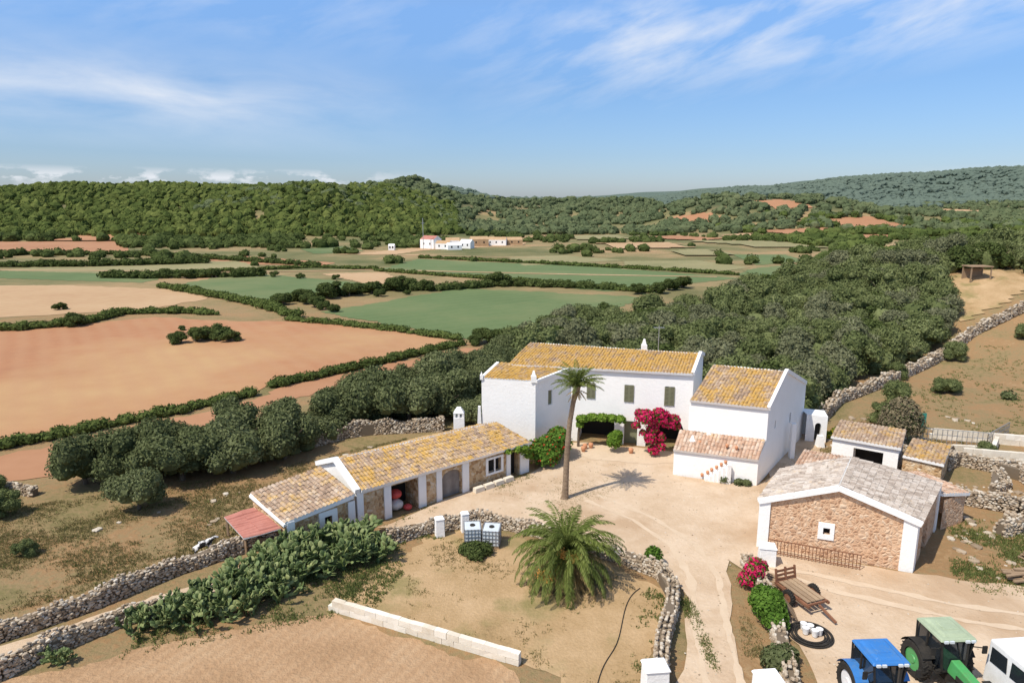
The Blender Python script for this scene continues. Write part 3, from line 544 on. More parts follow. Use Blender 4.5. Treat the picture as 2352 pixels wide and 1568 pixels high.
# ---------------------------------------------------------------- dry stone walls
BX=np.sign(I1[0])*np.abs(I1[0])**.5
def swall(pts,h,th,sz,label,mat='stone',name='dry_stone_wall',ragged=.12):
    P=np.array(pts,float);seg=np.linalg.norm(np.diff(P,axis=0),axis=1);L=seg.sum();cum=np.concatenate([[0],np.cumsum(seg)])
    def at(s):
        i=np.clip(np.searchsorted(cum,s,side='right')-1,0,len(seg)-1);f=((s-cum[i])/seg[i])[:,None];p=P[i]*(1-f)+P[i+1]*f;d=(P[i+1]-P[i])/seg[i][:,None];return p,d
    pos=[];ang=[];sc=[]
    rows=max(1,int(h/(sz*.6)))
    for r_ in range(rows+1):
        for side in (-1,1) if r_<rows else (-1,0,1):
            n=int(L/(sz*.9));s=np.clip((np.arange(n)+R.uniform(-.35,.35,n)+.5*(r_%2))*L/n,0,L-.01)
            p,d=at(s);nn=np.stack([-d[:,1],d[:,0]],1);off=side*(th/2)*(1-.15*r_/rows)+R.normal(0,.025,n)
            hh=h*(1+ragged*np.sin(s*.9+L)+ragged*np.sin(s*2.3));zz=(r_+.5)/(rows+.7)*hh+R.normal(0,.02,n)+terr(p[:,0],p[:,1])
            keep=R.uniform(size=n)>(.0 if r_<rows else .3)
            pos.append(np.column_stack([p+nn*off[:,None],zz])[keep]);ang.append((np.arctan2(d[:,1],d[:,0])+R.normal(0,.15,n))[keep])
            sc.append((np.column_stack([R.uniform(.3,.68,n),R.uniform(.3,.45,n),R.uniform(.22,.42,n)])*sz)[keep])
    pos=np.concatenate(pos);ang=np.concatenate(ang);sc=np.concatenate(sc);rot=np.einsum('nij,njk->nik',rotz(ang),rotr(len(ang),.25))
    core=[]
    ns=max(2,int(L/2));q,_=at(np.linspace(0,L-.001,ns));qz=terr(q[:,0],q[:,1])+h*.42
    for i in range(ns-1): core.append((*beam((*q[i],qz[i]),(*q[i+1],qz[i+1]),th*.8,h*.8),1))
    return thing(build(name,[inst(BX,I1[1],pos,sc,rot)]+core,[mat,'core']),label,'wall')
swall([(-27,26.2),(-23.8,28.3),(-21.2,30.7),(-18.5,34),(-14.9,37.2),(-13,37.0)],.9,.5,.19,'grey dry stone wall along a dirt path')
swall([(-27,21.5),(-21.9,25.7),(-20.8,27.4),(-19.1,29.3),(-17.3,30.7)],.85,.5,.19,'dry stone wall beside prickly pears')
swall([(-7.4,37.4),(-4.8,39.1),(-2.1,40.0),(.6,39.0)],.8,.5,.19,'rubble wall between garden and yard')
swall([(.6,39.0),(1.9,38.3),(4.2,36.4),(6.4,35.3),(8.0,33.8),(8.4,32.4),(8.0,30.7),(6.8,27.6),(6.2,25.0)],.75,.55,.19,'curved dry stone garden wall beside the drive')
swall([(13.1,35.0),(12.9,30.7),(12.3,28),(11.5,24.5)],.8,.5,.21,'dry stone wall between drive and yard')
swall([(25.9,57.5),(28.5,60.5),(33,66.5),(41,73)],1.0,.8,.32,'thick dry stone wall below olive trees')
swall([(41,73),(49,80),(61,89),(72,94),(90,103)],1.1,.8,.40,'long dry stone wall beside scrub')
swall([(-18,52.3),(-14.5,56.0),(-12.5,57.0),(-8.5,57.6),(-6,58)],1.2,.5,.24,'tall rubble wall behind the stable')
swall([(29.5,43.5),(33,41.5),(36.5,43.5),(37.5,47.5),(34.5,50),(32.8,48.8)],1.0,.5,.22,'ruined dry stone enclosure wall')
swall([(34,50),(39,48.5),(44,47)],.7,.5,.26,'collapsed rubble wall beside pens')
swall([(31.5,40.5),(34,37.5),(38,36)],.5,.6,.26,'low tumbled stone wall on rough ground')
swall([(30.5,51.8),(33,50.8),(35.5,52.5)],.9,.6,.26,'broken rubble wall behind the shed')
swall([(38,43),(42,42.5),(46,45)],.9,.6,.26,'terrace wall of tumbled stones')
swall([(29.8,38.5),(32.5,39.5),(36,40.5),(40,40)],.9,.6,.26,'curving ruined wall beside the barn')
swall([(33.5,44.5),(35.2,45.5),(35.8,47.5)],.7,.5,.24,'short ruined wall inside an enclosure')
swall([(-45,50.5),(-38,46),(-33,44.2)],.6,.5,.25,'low stone wall beside pasture')
def blockwall(a,b,h,label,th=.3):
    a=np.array(a,float);b=np.array(b,float);L=np.linalg.norm(b-a);d=(b-a)/L;n=int(L/.62);P=[];an=math.atan2(d[1],d[0])
    for r_ in range(2):
        for k in range(n):
            c=a+d*(k+.5+.4*(r_%2)*(k<n-1))*L/n;v,f=box(-.5*L/n+.004,.5*L/n-.004,-th/2,th/2,0,h/2-.004);v=v+R.normal(0,.008,v.shape)
            P.append((v@rotz(np.array([an+R.normal(0,.012)]))[0].T+np.array([c[0],c[1],r_*h/2]),f,0))
    return thing(build('block_wall',P,'block'),label,'wall')
blockwall((-9.1,30.8),(.35,26.6),.62,'low wall of pale limestone blocks',.28)
blockwall((35.5,51.3),(41,49.8),.9,'pale block wall around animal pens')
blockwall((36,56),(43,54),.9,'pale block pen wall beside rough grass')
blockwall((37,45.2),(40,44.2),.7,'short pale block wall')
blockwall((38.5,51.8),(40.5,54.2),.8,'pen dividing wall of pale blocks')
blockwall((33.5,52.8),(37.5,52.2),.7,'low pale wall near the brown bush')
def post(x,y,h,w,lb,rz=.3): 
    o=build('gate_post',[(*box(-w,w,-w*.8,w*.8,0,h,.02,.02),0),(*box(-w*1.08,w*1.08,-w*.88,w*.88,h+.002,h+.12,.08,.08),0)],'white',loc=(x,y,0),rz=rz);bev(o,.03);thing(o,lb,'post','white gate posts')
post(-4.4,38.4,1.15,.28,'stubby white gate post beside rubble wall');post(-2.9,39.0,1.2,.25,'stubby white gate post beside water tanks');post(14.3,35.1,1.1,.45,'whitewashed gate post beside a metal railing',-.2)
post(5.95,25.0,1.15,.5,'whitewashed post at the end of garden wall',.1);post(10.4,24.4,1.1,.5,'whitewashed post beside the drive',.1)
# ---------------------------------------------------------------- vegetation
def blobs(n,rad,zc,sp,fl=.8,rs=(.26,.52)):
    out=[]
    for k in range(n):
        a=R.uniform(0,6.28);q=sp*math.sqrt(R.uniform(0,1));out.append((q*math.cos(a),q*math.sin(a),zc+R.uniform(-.42,.42)*rad,rad*R.uniform(*rs),fl))
    return out
def limbs(zt,sp,r=.18,n=4):
    P=tube([(0,0,-.1),(.05,.03,zt*.4),(0,.08,zt*.6)],[r*1.3,r,r*.9],7)
    for k in range(n):
        a=k*6.28/n+R.uniform(-.4,.4);P+=tube([(0,.05,zt*.5),(sp*.35*math.cos(a),sp*.35*math.sin(a),zt*.8),(sp*.7*math.cos(a),sp*.7*math.sin(a),zt*1.25)],[r*.7,r*.45,r*.15],5)
    return P
def make_tree(kind,mat,rad,h,n,size,nb=9,tr=.16):
    L=[]
    for v in range(5):
        E_=empty(kind,(0,0,0),'','tree');T=build('trunk',limbs(h*.45,rad,tr),'bark',E_)
        b=blobs(nb,rad,h*.49,rad*.74,.95);b.append((R.uniform(-.3,.3),R.uniform(-.3,.3),h*.5,rad*.5,.95));K=build('crown',crown(b,n,size,0,1),[mat,mat],E_);L.append(E_)
    return L
OL=make_tree('olive_tree','olive',2.6,4.2,8000,.13,15)
def far_tree(nm,mat,rad,h,n,size,nb=10,nv=4,zc=.5):
    L=[]
    for v in range(nv):
        b=blobs(nb,rad,h*zc,rad*.72,.9);b.append((0,0,h*zc,rad*.5,.95))
        L.append(build(nm,[(v_,f_,2) for v_,f_,_ in limbs(h*.5,rad,.16,3)]+crown(b,n,size,0,1),[mat,mat,'bark']))
    return L
FO=far_tree('olive_tree','grove',3.0,4.2,5200,.16,16,5);FS=far_tree('olive_tree','silver',2.8,4.0,4800,.16,15,3);FK=far_tree('oak_tree','oak',2.5,3.4,3000,.19);FP=far_tree('pine_tree','brightp',2.8,4.8,3000,.2,10,3)
used=set()
def put(L,x,y,s,label,cat,group,zs=1):
    k=int(R.integers(len(L)));src=L[k];loc=(x,y,float(terr(x,y)));rz=R.uniform(0,6.28)
    if src.name not in used: used.add(src.name);o=src;o.location=loc;o.rotation_euler[2]=rz;o.scale=(s,s,s*zs)
    else: o=dup(src,loc,rz,(s,s,s*zs))
    return thing(o,label,cat,group)
G1='olive trees below the pasture'
for x,y,s in [(-24.7,42.1,.72),(-30.8,46.3,.9),(-27.2,46.6,.95),(-24.1,47.0,1.0),(-21.0,48.4,1.05),(-18.0,51.2,1.0),(-21.8,52.0,1.0),(-25.5,50.8,.95),(-19.5,55.5,1.0),(-12.8,59.3,1.2),(-16.2,58.2,1.05),(-9.6,60.6,1.1),(-6.6,62.0,1.1),(-11.0,64,1.05),(-5.2,65.2,1.1),(-8,68,1.05),(-2.8,68.5,1.05),(-5.2,72.5,1.05),(-1.3,74.5,1.05),(-29.2,50.0,.8),(-14.6,63,1.0),(-.8,63.2,.95),(-22.6,49.8,.95),(1.2,70,1.0),(2,78,1.0),(-2,80.5,1.0),(-3.4,59.8,.85),(-17.2,54.6,.9),(-23.4,54,.9),(-10.2,67.5,.9),(-.3,84,.9),(4.5,75,.9),(-7.5,65,1.0),(-13.2,61.5,1.0),(-28.3,48.3,.8)]:
    put(OL,x,y,s*R.uniform(.9,1.12),'grey-green olive tree with dense rounded crown','tree',G1,R.uniform(.85,1.2))
G2='olive trees of the hillside grove'
WP=[(0,84),(8,74),(18,64),(26,61),(33,68),(40,75.5),(48,83),(59,91.5),(70,96.5),(85,105),(112,118),(125,150),(104,168),(72,152),(48,134),(31,119),(15,111),(3,98)]
CLR=[(60,90),(79,99),(79,109),(69,110),(64,101)]
pts=[];tries=0
while len(pts)<262 and tries<60000:
    tries+=1;x=R.uniform(0,128);y=R.uniform(60,170)
    if not inpoly(x,y,WP) or inpoly(x,y,CLR): continue
    md=3.1 if y<105 else 3.9 if y<135 else 5.0
    if all((x-a)**2+(y-b)**2>md*md for a,b in pts): pts.append((x,y))
for x,y in pts:
    s=R.uniform(.75,1.15)*(1 if y<110 else 1.15)
    u=R.uniform()
    if y>122 and x>74 and u<.35: put(FP,x,y,s,'bright green pine tree in a dense grove','tree','pine trees of the grove')
    elif u<.14: put(FK,x,y,s*1.05,'dark evergreen oak in the olive grove','tree','oaks of the grove')
    elif u<.45: put(FS,x,y,s,'silvery grey olive tree in a dense grove','tree',G2,R.uniform(.85,1.15))
    else: put(FO,x,y,s,'green olive tree in a dense grove','tree',G2,R.uniform(.85,1.15))
G3='dark bushes scattered over the fields'
FB=[(-46,97.5,.75),(-43.5,98.5,.9),(-47.5,96,.7),(-41,97.5,.6),(-71,110,.85),(-73.5,111.5,.6),(-52,106,.3),(-38,130,.8),(-41,134,.9),(-35,127,.7),(-33,124,.6),(-3.5,96.5,.9),(-2,97.5,.7),(-5,95,.6),(-85,127,.5),(-100,122,.5),(-112,130,.6),(-45,133,.9),(-42,138,1),(-39,143,1.2),(-35,146,1.1),(-31,150,1),(-27,155,1.3),(-23,156,1.1),(-19,155,.9),(-12,157,.6),(-3,164,1.2),(2,163,.7),(8,161,.6),(13,160,.7),(19,158,.5),(32,150,1.0),(36,156,1.1),(40,160,1.2),(28,149,.8),(-28,145,.6),(-92,182,.9),(-86,180,1.0),(-80,182,.9),(-74,184,.8),(-69,186,.9),(-64,184,.6),(-56,180,.5),(-46,178,.5),(-23,148,.4)]
for x,y,s in FB: put(FK,x,y,s*R.uniform(.9,1.1),'dark round evergreen bush on farmland','bush',G3,.8)
def hedge(pts,h,w,label,mat='hedge',dens=60,size=.22):
    P=np.array(pts,float);seg=np.linalg.norm(np.diff(P,axis=0),axis=1);B_=[]
    for i,l in enumerate(seg):
        n=max(1,int(l/(w*.3)))
        for k in range(n):
            f=(k+R.uniform(0,1))/n;p=P[i]*(1-f)+P[i+1]*f+R.normal(0,w*.12,2);s=R.uniform(.55,1.25);B_.append((p[0],p[1],h*.35*s,w*.5*s,h/w*.95))
    return thing(build('hedge',crown(B_,int(seg.sum()*dens),size,0,1),[mat,mat]),label,'hedge')
hedge([(-55,43),(-42.5,53),(-35,60.2),(-27,69.4)],1.0,1.5,'low dark hedge along an orange field',dens=170,size=.15)
hedge([(-26.5,72),(-17,83),(-7,95)],1.1,1.6,'low green hedge between field and strip',dens=150,size=.16)
hedge([(-38,115),(-28,111),(-18.5,105.5),(-7.5,98.5)],1.0,2.0,'hedge between orange and green fields',dens=110,size=.2)
hedge([(-83,161),(-70,150),(-58,140),(-46,128),(-38,118)],1.6,2.6,'thick dark hedge between fields',dens=110,size=.25)
hedge([(-48,134),(-39,146),(-28,156),(-17,155),(-3,164),(13,161),(31,153)],1.9,2.8,'tall dark hedge behind green field','oak',dens=110,size=.27)
hedge([(-190,214),(-150,212),(-130,214),(-100,226)],2.4,3.6,'tall hedge across the valley','oak',dens=60,size=.4)
hedge([(-110,182),(-95,180),(-68,185)],2.2,3.2,'dark hedge of round bushes','oak',dens=80,size=.33)
hedge([(-92,106),(-78,106),(-71,112),(-70,122),(-60,123),(-53,121)],1.4,2.2,'hedge between pale and orange fields',dens=100,size=.24)
hedge([(-40,200),(-14,183),(3,173),(22,157),(33,150)],1.1,2.0,'hedge along green field',dens=80,size=.27)
hedge([(-33,246),(11,222),(38,205),(62,188)],1.2,2.2,'hedge behind green field',dens=70,size=.33)
hedge([(-210,262),(-150,262),(-120,250),(-60,214)],1.8,3,'hedge across valley floor','oak',dens=60,size=.4)
hedge([(-104,188),(-60,210),(-40,204)],1.1,2.0,'thin hedge between meadows',dens=60,size=.3)
def jag(T,a): 
    f=1+a*R.normal(size=len(T));return T*f[:,None]
def mass(name,x,y,rad,mat,T=I2,zs=.8,a=.13,leafn=0,lsz=.5,lab='',cat='wood'):
    x=np.asarray(x);y=np.asarray(y);rad=np.asarray(rad);parts=[];k=R.integers(0,5,len(x));z=terr(x,y)
    for v in range(5):
        s=k==v
        if s.any(): parts.append(inst(jag(T[0],a),T[1],np.column_stack([x[s],y[s],z[s]+rad[s]*.55*zs]),np.column_stack([rad[s]*R.uniform(.8,1.2,s.sum()),rad[s]*R.uniform(.8,1.2,s.sum()),rad[s]*zs*R.uniform(.8,1.25,s.sum())])*(.85 if leafn>60 else 1),rotz(R.uniform(0,6.28,s.sum()))))
    if leafn:
        n=len(x)*leafn;i=np.repeat(np.arange(len(x)),leafn);d=unit(n);d[:,2]=abs(d[:,2])
        c=np.column_stack([x[i],y[i],z[i]+rad[i]*.55*zs])+d*rad[i][:,None]*R.uniform(.8,1.2,n)[:,None]*np.array([1,1,zs])
        parts.append(leaf(c,d+unit(n)*.7,R.uniform(.5,1.2,n)*lsz,.7))
    o=stuff(build(name,parts,mat));o['label']=lab or 'dark evergreen scrub scattered over the valley';o['category']=cat;return o
def scat(n,x0,x1,y0,y1): return R.uniform(x0,x1,n),R.uniform(y0,y1,n)
def nz(x,y,s): return wob(x,y,s)+.6*wob(x+31,y-17,s*.45)
def infields(x,y):
    r=np.zeros(len(x),bool)
    for P in fields: r|=inpoly(x,y,P)
    return r
x,y=scat(3200,0,128,60,170);k=inpoly(x,y,WP)&~inpoly(x,y,CLR)&(x>2);x,y=x[k],y[k]
mass('undergrowth',x,y,R.uniform(.8,2.0,len(x)),'grove',I2,1.15,.12,170,.17,'dense green undergrowth filling the olive grove','undergrowth')
BP=[(-31,48),(-24.5,47.5),(-18.5,51.5),(-12,60),(-6,62.5),(0,64),(4,72),(6,80),(1,85),(-3,82),(-9,70),(-16,63),(-24,55),(-31,51.5)]
x,y=scat(800,-31,7,47,86);k=inpoly(x,y,BP);x,y=x[k],y[k]
mass('undergrowth',x,y,R.uniform(.5,1.3,len(x)),'olive',I2,1.0,.12,170,.13,'grey-green undergrowth between olive trees','undergrowth')
x,y=scat(9000,-420,20,345,600);k=(terr(x,y)>1.2)&(x<-.1*y+10);x,y=x[k],y[k]
mass('pine_wood',x,y,R.uniform(1.4,3.3,len(x)),'pine',I2,1.0,.14,34,.5,'dense pine wood covering a low hill')
x,y=scat(1500,-330,-30,300,362);k=(nz(x,y,22)>-.1)&~infields(x,y);x,y=x[k],y[k]
mass('scrub_trees',x,y,R.uniform(1.3,3.2,len(x)),'oak',I2,.85,.12,50,.55)
x,y=scat(2800,-260,330,215,420);k=(nz(x,y,16)>.1)&~infields(x,y)&~((x>-60)&(x<12)&(y>255)&(y<335));k&=~inpoly(x,y,WP);x,y=x[k],y[k]
mass('scrub_trees',x,y,R.uniform(.9,2.5,len(x)),'oak',I2,.8,.12,50,.45)
x,y=scat(8000,-190,620,420,860);k=(nz(x,y,34)>-.8)&~infields(x,y);x,y=x[k],y[k]
mass('scrub_trees',x,y,R.uniform(1.6,3.8,len(x)),'pinefar',I2,.85,.13,18,.8)
x,y=scat(2400,130,420,230,480);k=(nz(x,y,24)>-.3)&~infields(x,y);x,y=x[k],y[k]
mass('scrub_trees',x,y,R.uniform(1.4,3.3,len(x)),'hedge',I2,.8,.12,30,.6)
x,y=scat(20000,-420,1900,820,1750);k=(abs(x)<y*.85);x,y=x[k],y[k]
mass('hill_wood',x,y,R.uniform(4,7.5,len(x)),'hazef',I1,.6,.07,0,.5,'haze-tinted woodland covering distant hills')
x,y=scat(500,44,130,60,150);k=(nz(x,y,9)>.2)&(y<.75*x+38)&(y>x*.55+15)&~inpoly(x,y,WP);x,y=x[k],y[k]
mass('scrub_bushes',x,y,R.uniform(.3,1.1,len(x)),'olive',I2,.7,.12,90,.18,'grey-green low scrub on rough ground','scrub')
def shrub(name,x,y,bl,mats,n,size,label,cat,fl=0,fm=None,trunk=None):
    parts=crown(bl,n,size,0,None)+crown([(b[0],b[1],b[2],b[3]*.72,b[4]) for b in bl],n//2,size,1,1)
    if fl: parts+=crown(bl,fl,size*.8,2)
    if trunk: parts+=[(v,f,3) for v,f,_ in tube(trunk,[.12,.1,.08],7)]
    return thing(build(name,parts,[mats,'hedge',fm or mats,'bark'],loc=(x,y,0)),label,cat)
shrub('bougainvillea',11.3,51.8,[(-.7,0,3.1,.8,.9),(.6,.1,3.1,.75,.9),(1.6,.3,2.9,.5,.9),(1.1,0,2.6,.5,.8),(-.1,0,2.3,.5,1),(-.3,-.2,1.5,.5,1.2),(.3,-.1,3.6,.5,.8),(.5,-.2,.8,.4,1.1),(-1.2,.1,3.5,.4,.9),(-1.4,0,2.5,.35,.9),(.5,-.1,1.6,.4,1),(0,-.2,.5,.45,1),(1.9,.3,2.3,.3,1.2),(-.9,0,1.9,.3,1)],'boug',3600,.12,'magenta bougainvillea trained over the house arch','plant',1900,'lush',[(0,.4,0),(0,.3,1),(0,.1,2.4)])
shrub('bougainvillea',12.7,32.7,[(0,0,.9,.5,1),(.4,.2,1.1,.4,1),(-.3,0,.5,.45,1),(.1,.1,1.4,.3,1)],'boug',1100,.1,'small magenta bougainvillea beside the drive','plant',1100,'lush')
shrub('shrub',12.4,29.6,[(0,0,.8,.75,1),(0,.7,.8,.7,1),(.1,-.5,.5,.6,1),(.2,.2,1.3,.45,.8),(-.4,.3,1.0,.4,.9)],'lush',4200,.1,'bright green leafy shrub beside the drive','shrub')
shrub('shrub',11.6,26.3,[(0,0,.4,.7,.9),(.5,.4,.4,.5,.9)],'olive',1500,.11,'low grey-green shrub beside stone wall','shrub')
shrub('flowering_shrub',2.9,50.6,[(0,0,1.0,1.1,1),(-1.0,-.5,.9,1.0,1),(.8,.5,1.3,1.0,1.1),(-.2,-1.1,.7,.9,.9),(.8,1.2,1.5,.9,1)],'lush',5200,.13,'green shrub dotted with red flowers','shrub',420,'redfl')
shrub('grape_pergola',7.4,53.6,[(-1.6,0,2.5,.5,.6),(-.8,.1,2.6,.5,.6),(0,0,2.6,.5,.6),(.8,.1,2.5,.5,.6),(1.5,0,2.4,.45,.8),(-1.8,0,2.0,.3,1)],'vine',2800,.13,'green vine pergola along the veranda','plant',0,None,[(-1.9,.2,0),(-1.9,.2,1.2),(-1.8,.2,2.4)])
shrub('shrub',8.3,52.6,[(0,0,.9,.6,1.3),(.2,0,1.4,.45,1)],'vine',1600,.11,'upright green shrub in a white planter','shrub')
shrub('shrub',-2.2,36.0,[(0,0,.35,.6,.8),(.6,.2,.3,.5,.9),(-.5,.3,.25,.4,.9),(.2,-.4,.2,.4,.8)],'oak',1500,.1,'low dark green shrub beside water tanks','shrub')
shrub('shrub',7.9,34.9,[(0,0,.5,.5,1.3),(0,.4,.4,.4,1.2)],'lush',900,.09,'small green shrub against the garden wall','shrub')
shrub('flowering_shrub',28.2,55.5,[(0,0,.5,.9,.7),(1.1,-.2,.4,.8,.7),(-.8,.3,.3,.5,.7)],'lush',1500,.1,'low shrub covered in yellow flowers','shrub',1500,'yelfl')
shrub('bush',32.6,54.6,[(0,0,1.9,1.6,1.15),(.8,.4,1.6,1.2,1.1),(-.9,-.3,1.6,1.2,1.1),(0,0,3.0,1.0,1)],'twig',4600,.12,'large brownish thinly leaved bush beside pens','bush',1300,'olive',[(0,0,0),(0,0,1),(0,0,2)])
shrub('climbing_vine',.9,48.0,[(0,0,1.9,.4,1),(-.5,-.4,2.1,.35,.8),(.3,.3,1.4,.35,1.2),(-1.2,-1,2.15,.3,.7)],'vine',900,.1,'green climber on the stable corner','plant')
shrub('shrub',15.4,46.4,[(0,0,.3,.4,.9),(.9,-.4,.2,.35,.8),(1.4,-.5,.2,.35,.8)],'olive',900,.08,'small potted plants along the white wall','plant')
for x,y,s in ((34,60,.5),(39,66,.6),(46,70,.5),(44,76,.5),(55,83,.6),(38,52,.3),(48,56,.4),(66,86,.5),(60,76,.4),(-33,41,.45),(-28,36,.25),(-36,44,.4)): put(FO,x,y,s*.9,'small silvery bush on rough ground','bush','bushes on rough ground')
def pear():
    pos=[];sc=[];rot=[]
    def pad(p,dirv,az,s,lv):
        dz=dirv/np.linalg.norm(dirv);c=p+dz*s*.9
        sx=np.array([math.cos(az),math.sin(az),0]);sx=sx-dz*sx.dot(dz);sx/=np.linalg.norm(sx);sy=np.cross(dz,sx)
        pos.append(c);sc.append((s*.66,s*.14,s));rot.append(np.column_stack([sx,sy,dz]))
        if lv<=0: return
        for k in range(int(R.choice([1,2,3],p=[.2,.5,.3]))):
            t=R.uniform(-.9,.9);nd=dz*math.cos(t)+sx*math.sin(t)+R.normal(0,.22,3);nd[2]=max(nd[2],.3)
            pad(c+dz*s*.75*math.cos(t)+sx*s*.55*math.sin(t),nd,az+R.normal(0,.7),s*R.uniform(.8,1.0),lv-1)
    for k in range(6): pad(np.array([R.uniform(-.6,.6),R.uniform(-.6,.6),-.1]),np.array([R.normal(0,.3),R.normal(0,.3),1.]),R.uniform(0,3.1),R.uniform(.2,.27),4)
    return inst(I2[0],I2[1],np.array(pos),np.array(sc),np.array(rot))
CP=[build('prickly_pear',[pear()],'pear',smooth=True) for _ in range(4)]
for x,y,s in [(-17.6,29.1,.75),(-16.5,29.6,.8),(-15.4,29.8,.9),(-14.3,30.0,.9),(-14.8,31.3,1),(-13.4,31.2,1),(-13.7,32.7,1.1),(-12.6,32.6,1),(-12.9,34.0,1.15),(-11.8,33.3,1),(-12.1,35.0,1.2),(-10.9,34.1,1.1),(-11.0,35.5,1.25),(-9.8,34.8,1.1),(-9.9,36.2,1.2),(-8.9,35.5,1.05),(-8.5,36.6,1.1),(-7.8,35.8,.95),(-12,31.9,.85),(-13,30.3,.8),(-10.5,36.7,1.2),(-13.9,34.4,1),(-15.5,30.9,.9),(-20,26.8,.5),(-13.0,33.3,1.1),(-11.6,34.5,1.1),(-12.2,36,1.1),(-14.2,32,.9),(-9.3,36.9,1.1),(-16,30.3,.8),(-14.5,33.4,.9)]:
    put(CP,x,y,s,'prickly pear cactus with clustered flat green pads','cactus','prickly pears beside the path')
def fronds(n,L,el,droop,c,leafl,st=34,w=.035,mi=0,lw=.035,az0=0):
    V=[];F=[]
    for i in range(n):
        f=(i+.5)/n;az=az0+i*2.39996+R.uniform(-.25,.25);th=el[0]+(el[1]-el[0])*f+R.normal(0,.09);LL=L*R.uniform(.8,1.1)
        p=np.array(c,float);h=np.array([math.cos(az),math.sin(az)]);side=np.array([-h[1],h[0],0]);tw=R.uniform(-.3,.3)
        for k in range(st):
            s=k/st;e=th-droop*(s**1.4)*R.uniform(.97,1.03);dv=np.array([h[0]*math.cos(e),h[1]*math.cos(e),math.sin(e)]);q=p+dv*LL/st
            up=np.cross(side,dv);ww=w*(1-s*.8)
            j=len(V);V+=[p-side*ww,p+side*ww,q+side*ww,q-side*ww];F.append((j,j+1,j+2,j+3))
            if k>2:
                ll=leafl*math.sin(math.pi*min(1,(s*.88+.12)))**.6*R.uniform(.8,1.1)
                for sg in (-1,1):
                    ld=side*sg*.75+dv*.75+up*.3+np.array([0,0,-.3])+up*tw*sg*.4+R.normal(0,.09,3);ld/=np.linalg.norm(ld)
                    wv=dv*lw;j=len(V);V+=[p-wv*.5,p+ld*ll*.5-wv,p+ld*ll,p+ld*ll*.5+wv*1.1];F.append((j,j+1,j+2,j+3))
            p=q
    return np.array(V),np.array(F),mi
PT=empty('palm_tree',(3.6,43.7,0),'tall slender palm with a small upright tuft','palm tree')
px_=[0,.04,.10,.16,.28,.50,.72];pz_=[0,.3,2.5,4,5.5,7,7.9]
z=np.linspace(0,1,60);tp=[(np.interp(-.1+8.1*t,pz_,px_),.06*math.sin(t*3),-.1+8.1*t) for t in z];tr=[(.205-.06*t+.1*math.exp(-t*20)+.09*max(0,(t-.86)/.14))*(1+.07*(k%2)) for k,t in enumerate(z)]
build('trunk',tube(tp,tr,12),'pbark',PT)
build('crown',[fronds(38,2.1,(1.5,.45),1.35,(.72,0,7.95),.38,26,.03,0,.032),fronds(9,1.0,(-.3,-.9),.5,(.72,0,7.8),.2,14,.03,1)],['palm','drypalm'],PT)
PS=empty('palm_tree',(2.9,33.3,0),'low bushy date palm with arching fronds','palm tree')
build('trunk',tube([(0,0,-.1),(0,0,.5),(0,0,1.1),(0,0,1.6)],[.5,.42,.38,.3],12),'pbark',PS)
build('crown',[fronds(82,3.8,(1.52,-.05),2.0,(0,0,1.6),.5,44,.045,0,.038),fronds(12,3.0,(.5,-.1),1.6,(0,0,1.5),.42,34,.05,1,.033,1.1),fronds(40,2.7,(-.1,-.6),.9,(0,0,1.3),.38,26,.05,1)],['palm','drypalm'],PS)
for cx,cy,cz in ((-1.4,-1.4,1.3),(-1.0,-1.6,1.1),(.3,-1.2,2.1),(-.3,-1.1,2.3)):
    cc=np.array([cx,cy,cz])+R.normal(0,.12,(60,3));build('fruit_cluster',[inst(I1[0],I1[1],cc,np.full((60,3),.05),rotz(np.zeros(60))),(*beam((0,0,1.6),(cx,cy,cz),.05),0)],'fruit',PS)
def tufts(name,polys,n,size,lab,blades=7,mat='grass',thr=.3):
    Pn=[]
    for P,w in polys:
        P=np.array(P,float);m=int(n*w);x=R.uniform(P[:,0].min(),P[:,0].max(),m*3);y=R.uniform(P[:,1].min(),P[:,1].max(),m*3);k=inpoly(x,y,P)&(nz(x,y,1.9)+R.normal(0,.45,m*3)>thr)
        Pn.append(np.column_stack([x[k],y[k]])[:m])
    Pn=np.concatenate(Pn);c=np.repeat(Pn,blades,0)+R.normal(0,.09,(len(Pn)*blades,2));m=len(c);h=R.uniform(.4,1.2,m)*size
    a=R.uniform(0,6.28,m);t=np.column_stack([np.cos(a)*.03,np.sin(a)*.03,np.zeros(m)])*size*8;b0=np.column_stack([c,terr(c[:,0],c[:,1])+.02]);tip=b0+np.column_stack([R.normal(0,.35,m)*h,R.normal(0,.35,m)*h,h])
    V=np.stack([b0-t,b0+t,tip+t*.15,tip-t*.15],1).reshape(-1,3)
    o=stuff(build(name,[(V,np.arange(4*m).reshape(m,4),0)],mat));o['label']=lab;o['category']='grass';return o
PAST=[(-27,29),(-18.6,34.8),(-14.8,38.2),(-16,42),(-8,50),(-9,56),(-20,48),(-34,42),(-45,46),(-45,40),(-34,32)]
tufts('dry_grass',[(PAST,1)],16000,.10,'dry grass tufts on pasture',thr=-.1)
tufts('weeds',[([(-17.5,27),(-8.5,30.2),(-8,33.5),(-6.5,37),(-13,36),(-18,29.8)],.25),([(23,32.2),(30,31.5),(34,36),(30,41),(27.5,39.5)],.35),([(-9.3,31),(-7,30),(-6,34),(-6.5,38),(-4,38),(-6,39)],.1),([(5.6,26),(6.4,28),(8.0,31.5),(7.4,33),(6.5,31),(4.2,27)],.1),([(28,58),(60,86),(75,80),(50,45),(33,50)],.35),([(8.7,26),(9.0,26),(9.2,31),(8.9,33.5),(8.6,31)],.03),([(-9,39.6),(1,48),(1.8,47.5),(-2,44.2),(-8,39)],.1),(PAST,.12)],7500,.13,'green weeds along walls',7,'weed')
